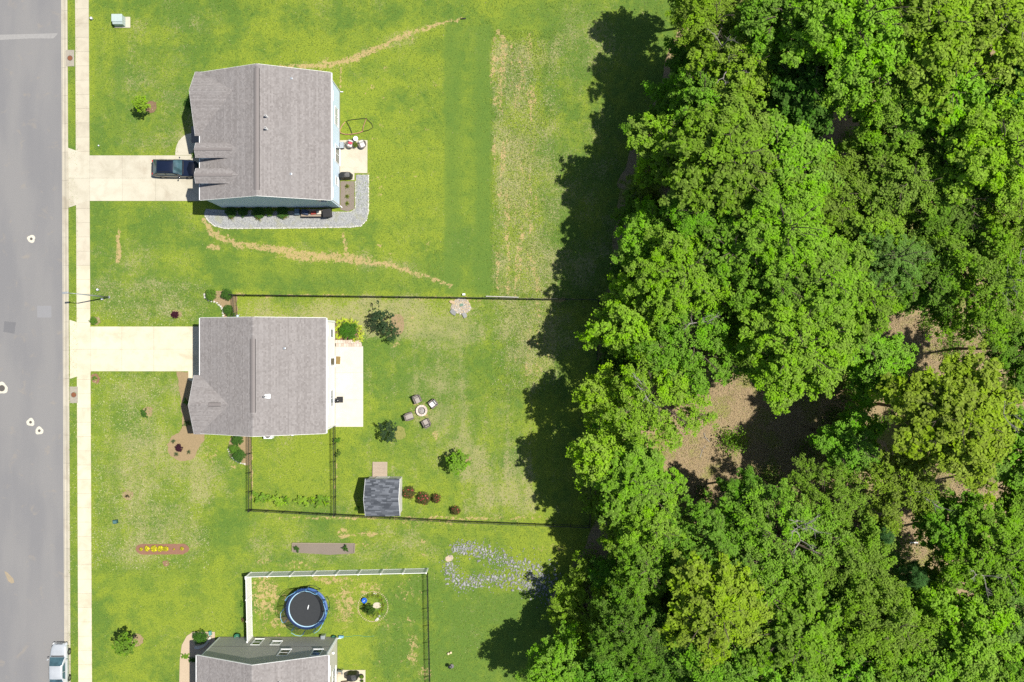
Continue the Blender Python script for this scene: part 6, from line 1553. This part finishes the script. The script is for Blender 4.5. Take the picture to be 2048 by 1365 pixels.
HS = MB().tube(hz, .02, 5).build('garden_hose', M('hose_green', (.05, .24, .14), (.04, .2, .11))); tag(HS, 'green garden hose trailing over the lawn at the bottom', 'hose')
# patio of the bottom house
RC = empty('rocking_chair', P(682, 1341.5), -.1, 'grey patio chair against the wall of the bottom house', 'chair')
mat_chair = M('grey_chair', (.30, .32, .32), (.24, .26, .26), 8, .6)
MB().box(-.22, .22, -.2, .2, .4, .46).build('seat', M('tan_seat', (.34, .26, .17), (.28, .21, .13)), RC, bevel=.02); MB().box(-.22, .22, .2, .25, .46, .95).build('backrest', mat_chair, RC, bevel=.01)
for s in (-.24, .24):
    MB().box(s-.025, s+.025, -.22, .22, .60, .64).build('armrest', mat_chair, RC)
    for y in (-.2, .2): MB().box(s-.02, s+.02, y-.02, y+.02, .0, .6).build('leg', mat_chair, RC)
for x, y, r, lb in ((724.5, 1351, .24, 'larger green potted plant at the patio edge of the bottom house'), (725.5, 1360.5, .15, 'smaller potted plant at the patio edge of the bottom house')):
    R = empty('potted_plant', P(x, y)+Vector((0, 0, .062)), 0, lb, 'potted plant'); MB().lathe([(r*.6, 0), (r, .3), (r*.85, .3), (r*.8, .24)], 14).build('pot', mat_plastic, R, True); place('foliage', FOL['dense'][1], R, (0, 0, .36), (0, 0, 0), (r*.9, r*.9, .16), (.12, .2, .02))
prop('wooden_crate', 691, 1364, .062, .6, .35, .4, mat_wood_old, 'brown wooden crate at the bottom edge of the patio', 'crate', .01)
# things under the middle house eaves
AC = empty('air_conditioner', P(540, 868.5), 0, 'air conditioner peeking out below the middle house roof', 'air conditioner')
MB().box(-.45, .45, -.42, .42, 0, .8).build('housing', mat_white_p, AC, bevel=.03); MB().lathe([(.34, .8), (.34, .83), (.05, .84)], 18).build('fan_guard', mat_iron, AC)
prop('meter_box', 587, 868.5, 0, .2, .28, .5, mat_white_p, 'tiny white box below the middle house roof', 'utility box', .01)
AC2 = empty('watering_can', P(476, 632.5), .5, 'pale blue can at the short fence by the roof', 'watering can')
MB().lathe([(.12, 0), (.13, .22), (.08, .28)], 12).build('can', M('pale_blue', (.45, .58, .68), (.38, .5, .6)), AC2, True); MB().tube([(.1, 0, .08), (.3, 0, .28)], .025, 6).build('spout', bpy.data.materials['pale_blue'], AC2)

# ------------------------------------------------------------------ woodland odds and ends
RL = empty('rail_section', P(1976, 680), math.radians(-52), 'grey weathered rails in the grassy gap near the right edge', 'rail fence')
for k in range(4): MB().bar((-1.5, -.2+.16*k, .25+.22*k), (1.5, -.2+.16*k, .25+.22*k), .09, .07).build('rail', mat_wood_old, RL)
for x in (-1.4, 0, 1.4): MB().bar((x, -.28, 0), (x, .38, 1.05), .09, .09).build('post', mat_wood_old, RL)
for x, y, a, l, lb in ((1405, 902, 1.2, 1.6, 'fallen grey branch on the left part of the clearing'), (1545, 760, .6, 2.2, 'fallen branch at the top rim of the clearing'), (1412, 875, 2.2, 1.2, 'short fallen branch at the left rim of the clearing')):
    R = empty('fallen_branch', P(x, y), a, lb, 'branch')
    MB().tube([(-l/2, 0, .08), (0, .08, .14), (l/2, -.05, .1)], .05, 5, .02).build('limb', mat_dead, R); MB().tube([(0, .08, .14), (.3, .45, .2)], .025, 4, .01).build('twig', mat_dead, R); MB().tube([(.3, .02, .12), (.7, -.35, .2)], .02, 4, .008).build('twig', mat_dead, R)
BD = MB().box(-.45, .45, -.06, .06, 0, .05).build('loose_board', mat_white_p); BD.location = P(1826, 1085)+Vector((0, 0, .12)); tag(BD, 'pale loose board in the small sunny woodland gap', 'board')

# ------------------------------------------------------------------ loose ground cover
def scatter_cover():
    rng = np.random.default_rng(77)
    t = NT('grass_tuft'); tn = t.attr('tone')
    c = t.mix(t.ramp(tn, .0, .5), (0.054, 0.115, 0.019), (0.175, 0.242, 0.034)); c = t.mix(t.ramp(tn, .62, 1.0), c, (0.38, 0.36, 0.21)); t.fin(c, .85, .1)
    n = 260000
    x = rng.uniform(182, 1330, n); y = rng.uniform(-40, 1410, n)
    k1 = n//8; x[:k1] = rng.uniform(184, 430, k1); y[:k1] = rng.uniform(570, 1150, k1); x[k1:2*k1] = rng.normal(1050, 45, k1); y[k1:2*k1] = rng.uniform(60, 800, k1)
    strip = rng.random(n) < .02; x = np.where(strip, rng.uniform(138, 156, n), x)
    fx = np.interp(y, [p[1] for p in FOREST], [p[0] for p in FOREST])
    ok = x < fx+6
    for x0, x1, y0, y1 in ((180, 402, 309, 405), (182, 402, 651, 746), (384, 690, 160, 424), (405, 740, 415, 458), (668, 738, 280, 364), (385, 672, 630, 862), (664, 728, 636, 856), (355, 732, 1268, 1420),
                           (736, 808, 921, 1032), (572, 655, 1176, 1262), (584, 711, 1085, 1108), (335, 410, 742, 925), (270, 380, 1087, 1110), (900, 944, 598, 632), (829, 857, 808, 835), (888, 982, 52, 588), (446, 504, 582, 640), (456, 504, 868, 930), (356, 402, 264, 312)):
        ok &= ~((x > x0) & (x < x1) & (y > y0) & (y < y1) & ~((x0 == 888) & (rng.random(n) < .35)))
    X = (x-1024)*S; Y = (682.5-y)*S
    dens = fbm(X, Y, 3.0, 55); ok &= rng.random(n) < 0.25+0.9*dens
    X, Y = X[ok], Y[ok]; x, y = x[ok], y[ok]; m = len(X)
    dryz = ((x < 420) & (y > 560) & (y < 1140)) | ((x > 985) & (x < 1120) & (y > 80) & (y < 780))
    tone = np.clip(rng.normal(.36, .2, m)+np.where(dryz, .42, .03)*(rng.random(m) < .55)*(fbm(X, Y, 1.6, 66) > .42), 0, 1)
    nn = np.array([0, 0, .9])+.5*rng.normal(size=(m, 3)); nn /= np.linalg.norm(nn, axis=1, keepdims=True)
    V, F = leaf_quads(np.stack([X, Y, np.full(m, .045)], 1), nn, rng.uniform(.035, .085, m)*np.where(dryz, 1.1, 1.0), rng, .35)
    V[:, 2] = np.maximum(V[:, 2], .012)
    tag(place('grass_tufts', mesh_quads('grass_tufts', V, F, t.m, dict(tone=np.repeat(tone, 4)))), 'short grass tufts scattered over the lawns', 'grass', kind='stuff')
    # dry leaves and twigs on the woodland floor
    t = NT('dry_leaves'); tn = t.attr('tone')
    c = t.mix(tn, (0.17, 0.12, 0.07), (0.47, 0.375, 0.24)); c = t.mix(t.ramp(tn, .93, .97), c, (.16, .2, .04)); t.fin(c, .9, .1)
    n = 60000; ctr = [(1490, 880, 170, 140), (1850, 690, 150, 60), (1400, 632, 110, 32), (1870, 985, 170, 50), (1815, 1110, 60, 80), (1700, 600, 350, 500)]
    w = rng.choice(6, n, p=(.42, .2, .08, .14, .06, .10)); cc = np.array(ctr, float)[w]
    a = rng.uniform(0, 6.283, n); r = np.sqrt(rng.random(n)); x = cc[:, 0]+cc[:, 2]*r*np.cos(a); y = cc[:, 1]+cc[:, 3]*r*np.sin(a)
    fx = np.interp(y, [p[1] for p in FOREST], [p[0] for p in FOREST]); ok = x > fx+10; x, y = x[ok], y[ok]; m = len(x)
    nn = np.array([0, 0, .8])+.4*rng.normal(size=(m, 3)); nn /= np.linalg.norm(nn, axis=1, keepdims=True)
    X, Y = (x-1024)*S, (682.5-y)*S
    Z = .02+.35*np.maximum(fbm(X, Y, 6.0, 8)-.35, 0)+.05
    V, F = leaf_quads(np.stack([X, Y, Z], 1), nn, rng.uniform(.03, .075, m), rng, .5)
    tag(place('fallen_leaves', mesh_quads('fallen_leaves', V, F, t.m, dict(tone=np.repeat(np.clip(rng.normal(.5, .27, m), 0, 1), 4)))), 'dry fallen leaves on the clearing ground', 'leaf litter', kind='stuff')
scatter_cover()

WB = MB().bar(P(972, 593.2)+Vector((0, 0, .25)), P(1037, 595.2)+Vector((0, 0, .25)), .07, .10).build('white_board', M('grey_board', (.50, .48, .46), (.36, .34, .32), 6)); tag(WB, 'long white board propped along the top fence near the pebbles', 'board')
